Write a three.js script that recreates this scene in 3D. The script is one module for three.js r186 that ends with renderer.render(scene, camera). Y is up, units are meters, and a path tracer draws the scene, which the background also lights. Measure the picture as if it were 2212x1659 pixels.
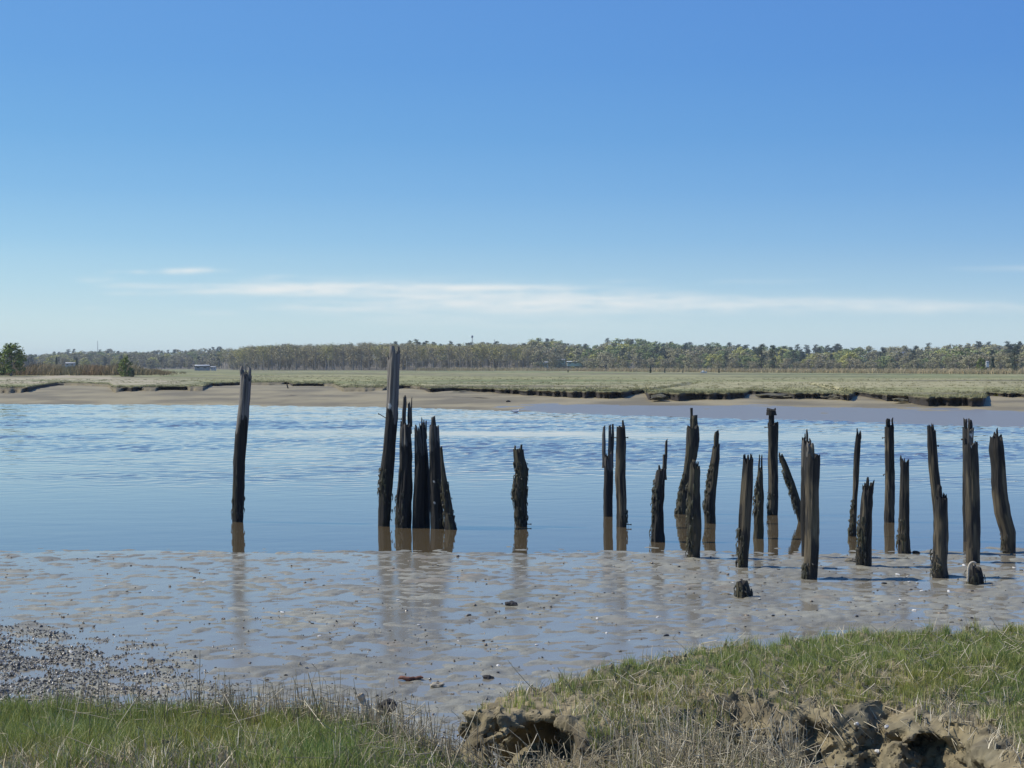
import * as THREE from 'three';
import { mergeGeometries } from 'three/addons/utils/BufferGeometryUtils.js';

// ------------------------------------------------------------------ camera, sky, sun, exposure
const F = 3324, CX = 1106, CY = 829.5, HV = 790, EYE = 3.5;      // lens and horizon, in units of a 2212 x 1659 frame
const PITCH = Math.atan((CY - HV) / F);
const scene = new THREE.Scene();
const camera = new THREE.PerspectiveCamera(2 * Math.atan(CY / F) * 180 / Math.PI, 4 / 3, 0.1, 6000);
camera.position.set(0, EYE, 0);
camera.rotation.x = -PITCH;
const renderer = new THREE.WebGLRenderer({ antialias: true });
renderer.setSize(1024, 768);
renderer.toneMapping = THREE.LinearToneMapping;
renderer.toneMappingExposure = 1.0;
renderer.shadowMap.enabled = true;

const SUN_EL = 50 * Math.PI / 180, SUN_BACK = 9 * Math.PI / 180;
const sunDir = new THREE.Vector3(-Math.cos(SUN_EL) * Math.cos(SUN_BACK), Math.sin(SUN_EL), -Math.cos(SUN_EL) * Math.sin(SUN_BACK));
const sun = new THREE.DirectionalLight(new THREE.Color(1.0, 0.945, 0.84), 4.8);
sun.position.copy(sunDir).multiplyScalar(120).add(new THREE.Vector3(0, 0, -40));
sun.target.position.set(0, 0, -40);
sun.castShadow = true;
sun.shadow.mapSize.set(4096, 4096);
Object.assign(sun.shadow.camera, { left: -60, right: 60, top: 60, bottom: -60, near: 1, far: 400 });
scene.add(sun, sun.target);

// ------------------------------------------------------------------ noise and small helpers
let seedState = 12345;
const rnd = () => { seedState = (seedState + 0x6d2b79f5) | 0; let t = Math.imul(seedState ^ (seedState >>> 15), 1 | seedState); t = (t + Math.imul(t ^ (t >>> 7), 61 | t)) ^ t; return ((t ^ (t >>> 14)) >>> 0) / 4294967296; };
const seed = (n) => { seedState = n * 7919 + 17; };
const R = (a, b) => a + (b - a) * rnd();
const clamp = (x, a = 0, b = 1) => Math.min(b, Math.max(a, x));
const lerp = (a, b, t) => a + (b - a) * t;
const sstep = (a, b, x) => { const t = clamp((x - a) / (b - a)); return t * t * (3 - 2 * t); };
function hash(x, y, z) { let h = Math.imul(x, 374761393) ^ Math.imul(y, 668265263) ^ Math.imul(z, 2147483647 ^ 0x5bd1e995); h = Math.imul(h ^ (h >>> 13), 1274126177); h ^= h >>> 16; return (h >>> 0) / 4294967296; }
function n3(x, y, z) {
  const ix = Math.floor(x), iy = Math.floor(y), iz = Math.floor(z); let fx = x - ix, fy = y - iy, fz = z - iz;
  fx = fx * fx * (3 - 2 * fx); fy = fy * fy * (3 - 2 * fy); fz = fz * fz * (3 - 2 * fz);
  const a = lerp(hash(ix, iy, iz), hash(ix + 1, iy, iz), fx), b = lerp(hash(ix, iy + 1, iz), hash(ix + 1, iy + 1, iz), fx);
  const c = lerp(hash(ix, iy, iz + 1), hash(ix + 1, iy, iz + 1), fx), d = lerp(hash(ix, iy + 1, iz + 1), hash(ix + 1, iy + 1, iz + 1), fx);
  return lerp(lerp(a, b, fy), lerp(c, d, fy), fz) * 2 - 1;
}
function n2(x, y, s = 0) {
  const ix = Math.floor(x), iy = Math.floor(y); let fx = x - ix, fy = y - iy;
  fx = fx * fx * (3 - 2 * fx); fy = fy * fy * (3 - 2 * fy);
  return lerp(lerp(hash(ix, iy, s), hash(ix + 1, iy, s), fx), lerp(hash(ix, iy + 1, s), hash(ix + 1, iy + 1, s), fx), fy) * 2 - 1;
}
const fbm2 = (x, y, o = 4, s = 0) => { let a = 0.5, v = 0; for (let i = 0; i < o; i++) { v += a * n2(x, y, s + i * 13); x = x * 2.03 + 5.1; y = y * 2.03 - 3.7; a *= 0.5; } return v; };
const fbm3 = (x, y, z, o = 3) => { let a = 0.5, v = 0; for (let i = 0; i < o; i++) { v += a * n3(x, y, z); x = x * 2.03 + 5.1; y = y * 2.03 - 3.7; z = z * 2.03 + 1.3; a *= 0.5; } return v; };
function table(t, x) {                                   // piecewise linear, t = [[x, y], ...]
  if (x <= t[0][0]) return t[0][1];
  for (let i = 1; i < t.length; i++) if (x <= t[i][0]) return lerp(t[i - 1][1], t[i][1], (x - t[i - 1][0]) / (t[i][0] - t[i - 1][0]));
  return t[t.length - 1][1];
}
function ray(u, v) { const a = (u - CX) / F, b = -(v - CY) / F, c = Math.cos(PITCH), s = Math.sin(PITCH); return [a, b * c - s, -b * s - c]; }
function at(u, v, Y) { const r = ray(u, v), t = (Y - EYE) / r[1]; return new THREE.Vector3(r[0] * t, Y, r[2] * t); }
function atD(u, v, d) { const r = ray(u, v), t = -d / r[2]; return new THREE.Vector3(r[0] * t, EYE + r[1] * t, -d); }
const V = (x, y, z) => new THREE.Vector3(x, y, z);
const lin = (r, g, b) => new THREE.Color().setRGB(r / 255, g / 255, b / 255, THREE.SRGBColorSpace);

// ------------------------------------------------------------------ the sky: clear spring air with a low sheet of cirrus
{
  const W = 4096, H = 2048, data = new Float32Array(W * H * 4);
  const rows = [[-90, 150, 165, 165], [-0.01, 176, 196, 202], [0, 214, 231, 233], [1.5, 199, 224, 231], [3, 173, 210, 231], [4.6, 147, 194, 230], [6.4, 126, 179, 227], [8.4, 110, 167, 223], [11, 99, 156, 220], [13.4, 96, 151, 218], [30, 74, 130, 203], [90, 50, 100, 180]]
    .map(([e, r, g, b]) => [e, ...lin(r, g, b).toArray()]);
  const clear = (e) => { let i = 1; while (i < rows.length - 1 && e > rows[i][0]) i++; const p = rows[i - 1], q = rows[i], t = clamp((e - p[0]) / (q[0] - p[0])); return [1, 2, 3].map((k) => lerp(p[k], q[k], t)); };
  // streaks: from u, to u, v at start, v at end, half thickness, density
  const streaks = [[345, 468, 587, 585, 4.2, 0.95], [160, 248, 603, 602, 3.6, 0.85], [218, 262, 590, 589, 2, 0.4], [278, 325, 588, 587, 2, 0.4], [545, 642, 599, 597, 3, 0.35], [175, 215, 666, 666, 2, 0.25],
    [225, 1250, 618, 622, 6, 0.75], [225, 900, 632, 629, 4, 0.8], [420, 1500, 622, 640, 19, 0.7], [560, 1700, 664, 656, 15, 0.65], [850, 2300, 652, 664, 14, 0.55], [390, 530, 674, 676, 5, 0.25],
    [750, 1500, 690, 700, 16, 0.22], [1486, 1776, 611, 606, 3.5, 0.2], [2040, 2400, 581, 578, 4, 0.2], [1256, 1406, 608, 606, 4, 0.22], [600, 613, 559, 559, 1.5, 0.25], [-2600, -900, 600, 640, 16, 0.4], [3100, 5600, 640, 610, 14, 0.35]];
  const cloudAt = (u, v) => {
    if (v < 540 || v > 760) return 0;
    let keep = 1;
    for (const [u0, u1, v0, v1, th, k] of streaks) {
      if (u < u0 - 60 || u > u1 + 60) continue;
      const t = clamp((u - u0) / (u1 - u0)), wob = 3.2 * fbm2(u * 0.011, v0 * 0.3, 3, 5) * Math.min(1, th / 5);
      const taper = Math.pow(Math.max(0, Math.sin(Math.PI * (0.04 + 0.92 * t))), 0.55) * sstep(u0 - 60, u0 + 25, u) * (1 - sstep(u1 - 25, u1 + 60, u));
      const dv = (v - lerp(v0, v1, t) - wob) / (th * (0.55 + 0.6 * taper));
      const grain = 0.72 + 0.9 * fbm2(u * 0.014, v * 0.16, 4, 31) + 0.7 * fbm2(u * 0.004, v * 0.1, 3, 77);
      keep *= 1 - clamp(k * Math.exp(-dv * dv) * taper * grain, 0, 0.95);
    }
    return 1 - keep;
  };
  const white = lin(236, 241, 241).toArray();
  for (let j = 0; j < H; j++) {
    const e = ((j + 0.5) / H - 0.5) * 180, base = clear(e), ce = Math.cos(e * Math.PI / 180);
    for (let i = 0; i < W; i++) {
      const az = ((i + 0.5) / W - 0.25) * 2 * Math.PI, s = Math.sin(az) * ce, o = (j * W + i) * 4;
      const k = clamp(e / 4, 0.25, 1);
      let r = base[0] * (1 - 0.52 * k * s), g = base[1] * (1 - 0.40 * k * s), b = base[2] * (1 - 0.16 * k * s);
      const azd = Math.atan2(Math.sin(az), Math.cos(az));
      if (e > 0 && e < 5 && Math.abs(azd) < 1.2) {
        const c = cloudAt(CX + F * Math.tan(azd), HV - F * Math.tan(e * Math.PI / 180) / Math.cos(azd));
        r = lerp(r, white[0], c); g = lerp(g, white[1], c); b = lerp(b, white[2], c);
      }
      data[o] = r; data[o + 1] = g; data[o + 2] = b; data[o + 3] = 1;
    }
  }
  const tex = new THREE.DataTexture(data, W, H, THREE.RGBAFormat, THREE.FloatType);
  tex.mapping = THREE.EquirectangularReflectionMapping; tex.magFilter = THREE.LinearFilter; tex.needsUpdate = true;
  scene.background = tex; scene.environment = tex;
}

// ------------------------------------------------------------------ object helpers
const taken = new Map();
const numbered = (n) => { const k = taken.get(n) ?? 0; taken.set(n, k + 1); return k ? n + '_' + String(k).padStart(3, '0') : n; };
function finish(o) { o.traverse((c) => { if (c.isMesh) { c.castShadow = true; c.receiveShadow = true; } }); return o; }
function mesh(name, geo, mat, parent) { const m = new THREE.Mesh(geo, mat); m.name = parent ? name : numbered(name); (parent ?? scene).add(m); return finish(m); }
function structure(name, geo, mat) { const m = mesh(name, geo, mat); m.userData.kind = 'structure'; return m; }
function tag(o, label, category, group) { o.userData.label = label; o.userData.category = category; if (group) o.userData.group = group; return o; }
function thing(name, label, category, p = V(0, 0, 0), group) { const g = new THREE.Group(); g.name = numbered(name); g.position.copy(p); scene.add(g); return tag(g, label, category, group); }
function stuff(name, label, category, geo, mat, list, colors) {
  const m = new THREE.InstancedMesh(geo, mat, list.length); m.name = numbered(name);
  list.forEach((x, i) => m.setMatrixAt(i, x)); if (colors) colors.forEach((c, i) => m.setColorAt(i, c));
  tag(m, label, category); m.userData.kind = 'stuff'; scene.add(m); return finish(m);
}
class GB {                                              // a growing triangle mesh with vertex colours
  constructor() { this.p = []; this.c = []; this.i = []; this.uv = []; }
  v(x, y, z, c, u = 0, w = 0) { this.p.push(x, y, z); this.c.push(c[0], c[1], c[2]); this.uv.push(u, w); return this.p.length / 3 - 1; }
  t(a, b, c) { this.i.push(a, b, c); }
  q(a, b, c, d) { this.i.push(a, b, c, a, c, d); }
  geo() {
    const g = new THREE.BufferGeometry();
    g.setAttribute('position', new THREE.BufferAttribute(new Float32Array(this.p), 3));
    g.setAttribute('color', new THREE.BufferAttribute(new Float32Array(this.c), 3));
    g.setAttribute('uv', new THREE.BufferAttribute(new Float32Array(this.uv), 2));
    g.setIndex(this.i); g.computeVertexNormals(); return g;
  }
}
const mixc = (a, b, t) => [lerp(a[0], b[0], t), lerp(a[1], b[1], t), lerp(a[2], b[2], t)];
const mulc = (a, k) => [a[0] * k, a[1] * k, a[2] * k];
function tube(gb, pts, radii, sides, col) {             // pts: Vector3[], closed tips by shrinking radius
  let prev = null; const n = pts.length, up = V(0.31, 0.2, 0.93).normalize();
  for (let k = 0; k < n; k++) {
    const d = pts[Math.min(n - 1, k + 1)].clone().sub(pts[Math.max(0, k - 1)]).normalize(), a = d.clone().cross(up).normalize(), b = d.clone().cross(a), ring = [];
    for (let s = 0; s < sides; s++) { const th = s / sides * Math.PI * 2, r = radii[k], q = pts[k].clone().addScaledVector(a, Math.cos(th) * r).addScaledVector(b, Math.sin(th) * r); ring.push(gb.v(q.x, q.y, q.z, typeof col === 'function' ? col(k / (n - 1), th) : col, s / sides, k / n)); }
    if (prev) for (let s = 0; s < sides; s++) gb.q(prev[s], prev[(s + 1) % sides], ring[(s + 1) % sides], ring[s]);
    prev = ring;
  }
}
const matte = (o = {}) => new THREE.MeshStandardMaterial({ vertexColors: true, roughness: 0.95, metalness: 0, side: THREE.DoubleSide, ...o });
function noiseTexture(size, fn) {
  const d = new Uint8Array(size * size * 4);
  for (let y = 0; y < size; y++) for (let x = 0; x < size; x++) { const o = (y * size + x) * 4, c = fn(x / size, y / size); for (let k = 0; k < 3; k++) d[o + k] = clamp(c[k]) * 255; d[o + 3] = 255; }
  const t = new THREE.DataTexture(d, size, size); t.magFilter = THREE.LinearFilter; t.wrapS = t.wrapT = THREE.RepeatWrapping; t.needsUpdate = true; return t;
}
// tileable noise by blending
const tileN = (x, y, f, s, o = 4) => { const a = fbm2(x * f, y * f, o, s), b = fbm2((x - 1) * f, y * f, o, s), c = fbm2(x * f, (y - 1) * f, o, s), d = fbm2((x - 1) * f, (y - 1) * f, o, s); return lerp(lerp(a, b, x), lerp(c, d, x), y); };
const M = {};
{
  const grain = noiseTexture(512, (x, y) => { const g = 0.5 + 0.9 * tileN(x, y, 40, 3, 3); return [g, g, g]; });
  const woodBump = noiseTexture(512, (x, y) => { const g = 0.5 + 0.5 * tileN(x, y * 0.08, 60, 9, 3) + 0.3 * tileN(x, y * 0.2, 18, 21, 2); return [g, g, g]; });
  woodBump.repeat.set(1, 1);
  M.wood = matte({ roughness: 0.82, bumpMap: woodBump, bumpScale: 0.02 });
  M.weed = matte({ roughness: 0.6 });
  M.iron = new THREE.MeshStandardMaterial({ color: new THREE.Color(0.05, 0.028, 0.018), roughness: 0.8, metalness: 0.4 });
  M.mud = matte({ roughness: 0.55, bumpMap: grain, bumpScale: 0.006 });
  M.bank = matte({ roughness: 0.92 });
  M.crumb = matte({ roughness: 0.92, flatShading: true });
  M.marsh = matte({ roughness: 1 });
  M.grass = new THREE.MeshPhysicalMaterial({ vertexColors: true, roughness: 0.8, transmission: 0.4, thickness: 0, side: THREE.DoubleSide });
  M.reed = matte({ roughness: 0.9 });
  M.stalk = matte({ roughness: 0.8 });
  M.leaf = matte({ roughness: 0.95 });
  M.bark = matte({ roughness: 1 });
  M.river = new THREE.MeshPhysicalMaterial({ color: new THREE.Color(0.105, 0.08, 0.045), roughness: 0.03, ior: 1.5, clearcoat: 0.18, clearcoatRoughness: 0.03 });
  M.film = new THREE.MeshPhysicalMaterial({ color: new THREE.Color(0.215, 0.19, 0.14), roughness: 0.16, ior: 1.45 });
  M.shell = matte({ roughness: 0.45 });
  M.stone = matte({ roughness: 0.85 });
  M.rope = matte({ roughness: 1 });
}

// ------------------------------------------------------------------ river: one sheet with real ripples, ruffled in wind bands
const farWater = [[-800, 871], [0, 873], [450, 875], [830, 880], [1000, 885], [1300, 893], [1500, 900], [1800, 908], [2000, 915], [2212, 920], [3000, 932]];
const DSHORE = 28.7;
const windBands = [[24, 0.02], [38, 0.03], [45, 0.2], [50, 0.6], [54, 0.45], [58, 0.7], [61, 1], [66, 1.15], [73, 1], [76, 0.5], [80, 0.3], [85, 0.7], [90, 1], [98, 0.9], [106, 0.45], [135, 0.35], [190, 0.3]];
const ruffle = (x, d) => {                              // how strongly the wind ruffles the water here
  const warp = 5 * n2(x * 0.06, d * 0.03, 41) + 2.2 * n2(x * 0.25, d * 0.1, 42) + 0.10 * x;
  let k = table(windBands, d + warp * sstep(34, 60, d)) * (0.75 + 0.5 * fbm2(x * 0.12, d * 0.25, 3, 43) * 2);
  const slick = Math.exp(-Math.pow((d - (79 - 0.25 * x - 0.004 * x * x)) / 3.0, 2)) * sstep(-8, -1, x) * (1 - sstep(14, 26, x));
  return clamp(k * (1 - 0.95 * slick), 0, 1.3);
};
{
  const rows = [], gb = new GB();
  for (let d = 24; d < 190;) { rows.push(d); d += clamp(0.0017 * d * (d / 26), 0.09, 0.3); }
  const cols = 330; let prev = null;
  for (const d of rows) {
    const half = d * 0.36 + 6, line = [];
    for (let c = 0; c <= cols; c++) {
      const x = (c / cols * 2 - 1) * half, k = ruffle(x, d);
      const s = Math.max(1, d / 45), q = d < 45 ? d : 45 * (1 + Math.log(d / 45));   // longer waves where the sheet is coarser
      const y = k * s * (0.013 * n2(x * 1.0 + q * 0.35, q * 2.3, 1) + 0.023 * n2(x * 2.6 - q * 0.6, q * 4.8, 2) + 0.010 * n2(x * 4.6, q * 8.0, 4)) + 0.0009 * n2(x * 0.8, d * 1.7, 3);
      line.push(gb.v(x, y, -d, [1, 1, 1]));
    }
    if (prev) for (let c = 0; c < cols; c++) gb.q(prev[c], prev[c + 1], line[c + 1], line[c]);
    prev = line;
  }
  structure('river_water', gb.geo(), M.river);
}

// ------------------------------------------------------------------ near mudflat: lumpy wet mud and a thin film of water lying in its hollows
const mudBase = (x, d) => (d < DSHORE ? 0.0125 : 0.022) * (DSHORE - d) + 0.009 * n2(x * 0.4, d * 0.5, 10) + 0.012 * sstep(2, 8, x) * sstep(29.5, 26, d) + 0.010 * n2(x * 0.22, d * 0.16, 7) * sstep(30, 24, d);
const mudLump = (x, d) => 0.006 * n2(x * 1.3 + d * 0.5, d * 2.0, 11) + 0.014 * n2(x * 3.2 + d * 0.9, d * 4.6, 12) + 0.021 * n2(x * 5.6 - d, d * 7.6, 13) + 0.010 * n2(x * 11, d * 13, 16);
const filmLift = (x, d) => 0.001 + 0.005 * n2(x * 0.45 + 9, d * 0.5, 15) + 0.003 * sstep(24, 28, d) - 0.0055 * sstep(1.0, 5, x) * sstep(15, 22, d) + 0.0035 * sstep(-0.5, -4, x) - 0.006 * sstep(19, 15, d);
{
  const gb = new GB(), fb = new GB(), rows = [];
  for (let d = 10.6; d < 33; d *= 1.0027) rows.push(d);
  const cols = 560; let prev = null;
  const dry = [0.28, 0.265, 0.20], wet = [0.18, 0.168, 0.13], rust = [0.25, 0.19, 0.12], olive = [0.185, 0.175, 0.105];
  for (const d of rows) {
    const half = d * 0.36 + 1.5, line = [];
    for (let c = 0; c <= cols; c++) {
      const x = (c / cols * 2 - 1) * half, L = mudLump(x, d);
      const tone = clamp(0.5 + 0.9 * fbm2(x * 0.8, d * 0.9, 4, 55)), st = sstep(0.28, 0.5, fbm2(x * 1.3 + 7, d * 1.5, 3, 66)), ol = sstep(0.25, 0.5, fbm2(x * 0.5, d * 0.6 + 4, 3, 68));
      let col = mixc(mixc(wet, dry, tone), rust, st * 0.45); col = mixc(col, olive, ol * 0.35); col = mulc(col, 0.93 + 0.2 * n2(x * 14, d * 14, 88));
      line.push(gb.v(x, mudBase(x, d) + L, -d, col, x * 1.7, d * 1.7));
    }
    if (prev) for (let c = 0; c < cols; c++) gb.q(prev[c], prev[c + 1], line[c + 1], line[c]);
    prev = line;
  }
  structure('mudflat', gb.geo(), M.mud);
  prev = null;
  for (let k = 0; k < rows.length; k += 3) {
    const d = rows[k]; if (d > 29.6) break; const half = d * 0.36 + 1.5, line = [];
    for (let c = 0; c <= 320; c++) { const x = (c / 320 * 2 - 1) * half; line.push(fb.v(x, mudBase(x, d) + filmLift(x, d) + 0.0022 * n2(x * 4, d * 7, 17) + 0.0016 * n2(x * 8, d * 9, 18), -d, [1, 1, 1])); }
    if (prev) for (let c = 0; c < 320; c++) fb.q(prev[c], prev[c + 1], line[c + 1], line[c]);
    prev = line;
  }
  structure('mudflat_water_film', fb.geo(), M.film);
}

// ------------------------------------------------------------------ near banks: meshed from a solid so that lips overhang and hollows are real
const terrace = [[-0.27, 10.62], [-0.22, 10.44], [-0.06, 10.24], [0.12, 10.30], [0.30, 10.24], [0.46, 10.02], [0.62, 10.02], [1.0, 10.2], [1.3, 10.45], [1.57, 10.60], [1.75, 10.45], [2.0, 10.42], [2.2, 10.26], [2.46, 10.32], [2.66, 10.1], [2.84, 10.1], [2.98, 9.72], [2.86, 9.3], [2.9, 8.8], [2.7, 8.0], [2.5, 5.6], [9, 5.6], [9, 14.2], [6, 13.4], [4.29, 12.95], [3.02, 12.68], [2.2, 12.35], [1.42, 12.0], [0.7, 11.45], [0.31, 11.2], [-0.02, 10.95]];
const nearBank = [[-7, 10.6], [-3.5, 10.42], [-2.9, 10.5], [-2.2, 10.36], [-1.56, 10.3], [-1.08, 10.06], [-0.76, 9.85], [-0.5, 9.6], [-0.2, 9.66], [0.2, 9.62], [0.56, 9.7], [1.01, 9.8], [1.29, 9.72], [1.52, 9.5], [1.67, 9.1], [1.72, 8.4], [1.75, 5.6], [-7, 5.6]];
function polyDist(poly, x, y) {                          // positive inside
  let best = 1e9, inside = false;
  for (let i = 0, j = poly.length - 1; i < poly.length; j = i++) {
    const [ax, ay] = poly[j], [bx, by] = poly[i], dx = bx - ax, dy = by - ay, t = clamp(((x - ax) * dx + (y - ay) * dy) / (dx * dx + dy * dy)), ex = x - ax - dx * t, ey = y - ay - dy * t;
    best = Math.min(best, ex * ex + ey * ey);
    if ((by > y) !== (ay > y) && x < (ax - bx) * (y - by) / (ay - by) + bx) inside = !inside;
  }
  return (inside ? 1 : -1) * Math.sqrt(best);
}
const NB = { x0: -4.8, x1: 5.8, d0: 7.5, d1: 13.9, y0: -0.05, y1: 1.5, h: 0.0245 };
const topOf = { map: null };
const floorY = (x, d) => {
  const outer = mudBase(x, d) - 0.03;
  const gully = 0.86 + 0.03 * n2(x * 2, d * 2, 91);
  return lerp(gully, outer, clamp(Math.max(sstep(0.25, -0.45, x), sstep(10.7, 11.6, d))));
};
const terraceTop = (x, d) => 1.15 + 0.10 * sstep(10.2, 11.5, d) + 0.03 * sstep(0.3, 3, x) + 0.04 * n2(x * 0.9, d * 0.9, 92) - 0.04 * sstep(0.6, -0.3, x);
const bankTop = (x, d) => lerp(1.2, 1.05, sstep(-1.0, -0.1, x)) - 0.11 * sstep(-0.5, -0.2, x) * sstep(0.75, 0.45, x) + 0.05 * n2(x * 0.8 + 4, d * 0.9, 93) + 0.10 * sstep(-0.2, 1.0, 9.2 - d);
{
  const { d0, d1, y0, y1 } = NB, gb = new GB(), grids = [];
  for (const [x0, x1, h] of [[-4.8, -0.52, 0.04], [-0.6, 4.72, 0.0200], [4.64, 6.0, 0.04]]) {
  const nx = Math.round((x1 - x0) / h), ny = Math.round((y1 - y0) / h), nd = Math.round((d1 - d0) / h), f = new Float32Array((nx + 1) * (ny + 1) * (nd + 1));
  const id = (i, j, k) => (k * (nx + 1) + i) * (ny + 1) + j;
  const tops = new Float32Array((nx + 1) * (nd + 1)), kind = new Float32Array((nx + 1) * (nd + 1) * 2);
  for (let k = 0; k <= nd; k++) for (let i = 0; i <= nx; i++) {
    const x = x0 + i * h, d = d0 + k * h, wob = 0.10 * n2(x * 2.3, d * 2.3, 94) + 0.05 * n2(x * 6, d * 6, 95);
    const sT = polyDist(terrace, x, d) + wob, sB = polyDist(nearBank, x, d) + wob, fl = floorY(x, d), tT = terraceTop(x, d), tB = bankTop(x, d);
    kind[(k * (nx + 1) + i) * 2] = sT; kind[(k * (nx + 1) + i) * 2 + 1] = sB;
    // hollows bitten out of the terrace's foot
    const hole1 = Math.exp(-Math.pow((x - 0.13) / 0.27, 4)) * (d < 10.95 ? 1 : 0), hole2 = Math.exp(-Math.pow((x - 2.74) / 0.16, 2)), hole3 = Math.exp(-Math.pow((x - 2.08) / 0.12, 2)), hole4 = Math.exp(-Math.pow((x - 2.36) / 0.07, 2));
    for (let j = 0; j <= ny; j++) {
      const y = y0 + j * h, rel = (tT - y) / Math.max(0.05, tT - fl);
      const bulge = 0.06 * Math.sin(clamp(rel) * 3.1) - 0.02;
      const slope = d < 11 ? (x > 1.4 ? 0.36 * (1 - clamp(rel)) - 0.3 : (x > 0.42 ? 0.35 * (1 - clamp(rel)) - 0.33 : 0)) : 0.2 * (1 - clamp(rel)) - 0.2;
      const bite = sstep(0.16, 0.5, rel) * (0.50 * hole1 + 0.36 * hole2 + 0.2 * hole3 + 0.18 * hole4);
      let a = Math.min(tT - y, (sT + bulge - slope - bite) * 0.8), b = Math.min(tB - y, (sB - 0.25 * (1 - clamp((tB - y) / 0.4)) + 0.2) * 0.7), g = Math.max(a, b, fl - y);
      if (g > -0.3 && g < 0.3) {
        const face = 1 - sstep(0.02, 0.16, Math.min(tT - y < tB - y ? 9 : 9, Math.abs(a === g ? tT - y : b === g ? tB - y : 0)));
        const rough = g === fl - y ? 0.25 : lerp(1, 0.42, face);
        g += rough * (0.06 * n3(x * 5.5, y * 7, d * 5.5) + 0.062 * (0.4 - Math.abs(n3(x * 9, y * 10, d * 9))) + 0.06 * n3(x * 13, y * 15, d * 13) + 0.055 * n3(x * 24, y * 24, d * 24) + 0.03 * n3(x * 41, y * 41, d * 41));
      }
      f[id(i, j, k)] = g;
    }
    let t = y0; for (let j = ny; j > 0; j--) { const A = f[id(i, j, k)], B = f[id(i, j - 1, k)]; if (A <= 0 && B > 0) { t = y0 + (j - 1 + B / (B - A)) * h; break; } }
    tops[k * (nx + 1) + i] = t;
  }
  grids.push([x0 + 0.04, x1 - 0.04, (x, d) => { const i = clamp(Math.round((x - x0) / h), 0, nx), k = clamp(Math.round((d - d0) / h), 0, nd), o = k * (nx + 1) + i; return [tops[o], kind[o * 2], kind[o * 2 + 1]]; }]);
  // surface nets
  const cell = new Int32Array(nx * ny * nd).fill(-1), cid = (i, j, k) => (k * nx + i) * ny + j;
  const tan = [0.225, 0.18, 0.098], dark = [0.09, 0.07, 0.042], grey = [0.15, 0.13, 0.08], peat = [0.05, 0.038, 0.025];
  for (let k = 0; k < nd; k++) for (let i = 0; i < nx; i++) for (let j = 0; j < ny; j++) {
    let m = 0, sx = 0, sy = 0, sz = 0, n = 0; const c = [];
    for (let b = 0; b < 8; b++) { const v = f[id(i + (b & 1), j + ((b >> 1) & 1), k + (b >> 2))]; c.push(v); if (v > 0) m |= 1 << b; }
    if (m === 0 || m === 255) continue;
    for (let a = 0; a < 8; a++) for (const e of [1, 2, 4]) { const b = a | e; if (b === a || ((m >> a) & 1) === ((m >> b) & 1)) continue; const t = c[a] / (c[a] - c[b]); sx += (a & 1) + (e === 1 ? t : 0); sy += ((a >> 1) & 1) + (e === 2 ? t : 0); sz += (a >> 2) + (e === 4 ? t : 0); n++; }
    const x = x0 + (i + sx / n) * h, y = y0 + (j + sy / n) * h, d = d0 + (k + sz / n) * h;
    const tone = fbm3(x * 3, y * 5, d * 3, 3), fine = n3(x * 18, y * 18, d * 18);
    let col = mixc(tan, grey, clamp(0.5 + 1.2 * tone)); col = mixc(col, dark, 0.6 * sstep(0.1, 0.45, fbm3(x * 5 + 3, y * 7, d * 5, 3))); col = mixc(col, peat, 0.5 * sstep(0.2, 0.5, fbm3(x * 2 + 8, y * 9, d * 2 + 5, 3))); col = mulc(col, 1 + 0.3 * fine + 0.2 * n3(x * 40, y * 40, d * 40));
    cell[cid(i, j, k)] = gb.v(x, y, -d, col, x * 2 + d * 0.8, y * 2.4 + d * 1.5);
  }
  for (let k = 1; k < nd; k++) for (let i = 1; i < nx; i++) for (let j = 1; j < ny; j++) {
    const a = f[id(i, j, k)] > 0, g = (p, q, r) => cell[cid(p, q, r)];
    const quad = (s, A, B, C, D) => { if (A < 0 || B < 0 || C < 0 || D < 0) return; if (s) gb.q(A, B, C, D); else gb.q(D, C, B, A); };
    if (i < nx && a !== f[id(i + 1, j, k)] > 0 && i + 1 <= nx) quad(!a, g(i, j - 1, k - 1), g(i, j, k - 1), g(i, j, k), g(i, j - 1, k));
    if (a !== f[id(i, j + 1, k)] > 0) quad(a, g(i - 1, j, k - 1), g(i, j, k - 1), g(i, j, k), g(i - 1, j, k));
    if (a !== f[id(i, j, k + 1)] > 0) quad(!a, g(i - 1, j - 1, k), g(i, j - 1, k), g(i, j, k), g(i - 1, j, k));
  }
  }
  topOf.map = (x, d) => (grids.find((g) => x >= g[0] && x <= g[1]) ?? grids[x < 0 ? 0 : 2])[2](x, d);
  const bankGeo = gb.geo(); structure('near_bank', bankGeo, M.crumb); topOf.geo = bankGeo;
  // the rest of the near shore, below and behind the viewer
  const sb = new GB(); let prev = null;
  for (let d = 7.8; d > -60; d -= d > -2 ? 0.6 : 4) {
    const line = [];
    for (let q = 0; q <= 60; q++) { const x = (q / 60 * 2 - 1) * 46; const side = sstep(5, 12, Math.abs(x)); line.push(sb.v(x, lerp(1.02, 1.9, sstep(7, 1, d)) + 0.08 * n2(x * 0.7, d * 0.7, 4) - 0.02, -d, mixc([0.13, 0.13, 0.06], [0.26, 0.21, 0.12], clamp(0.5 + fbm2(x, d, 3, 6))), x, d)); }
    if (prev) for (let q = 0; q < 60; q++) sb.q(prev[q], prev[q + 1], line[q + 1], line[q]);
    prev = line;
  }
  structure('near_shore_ground', sb.geo(), M.marsh);
  const eb = new GB();                                   // bank and mud beyond both sides of the view
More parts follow.
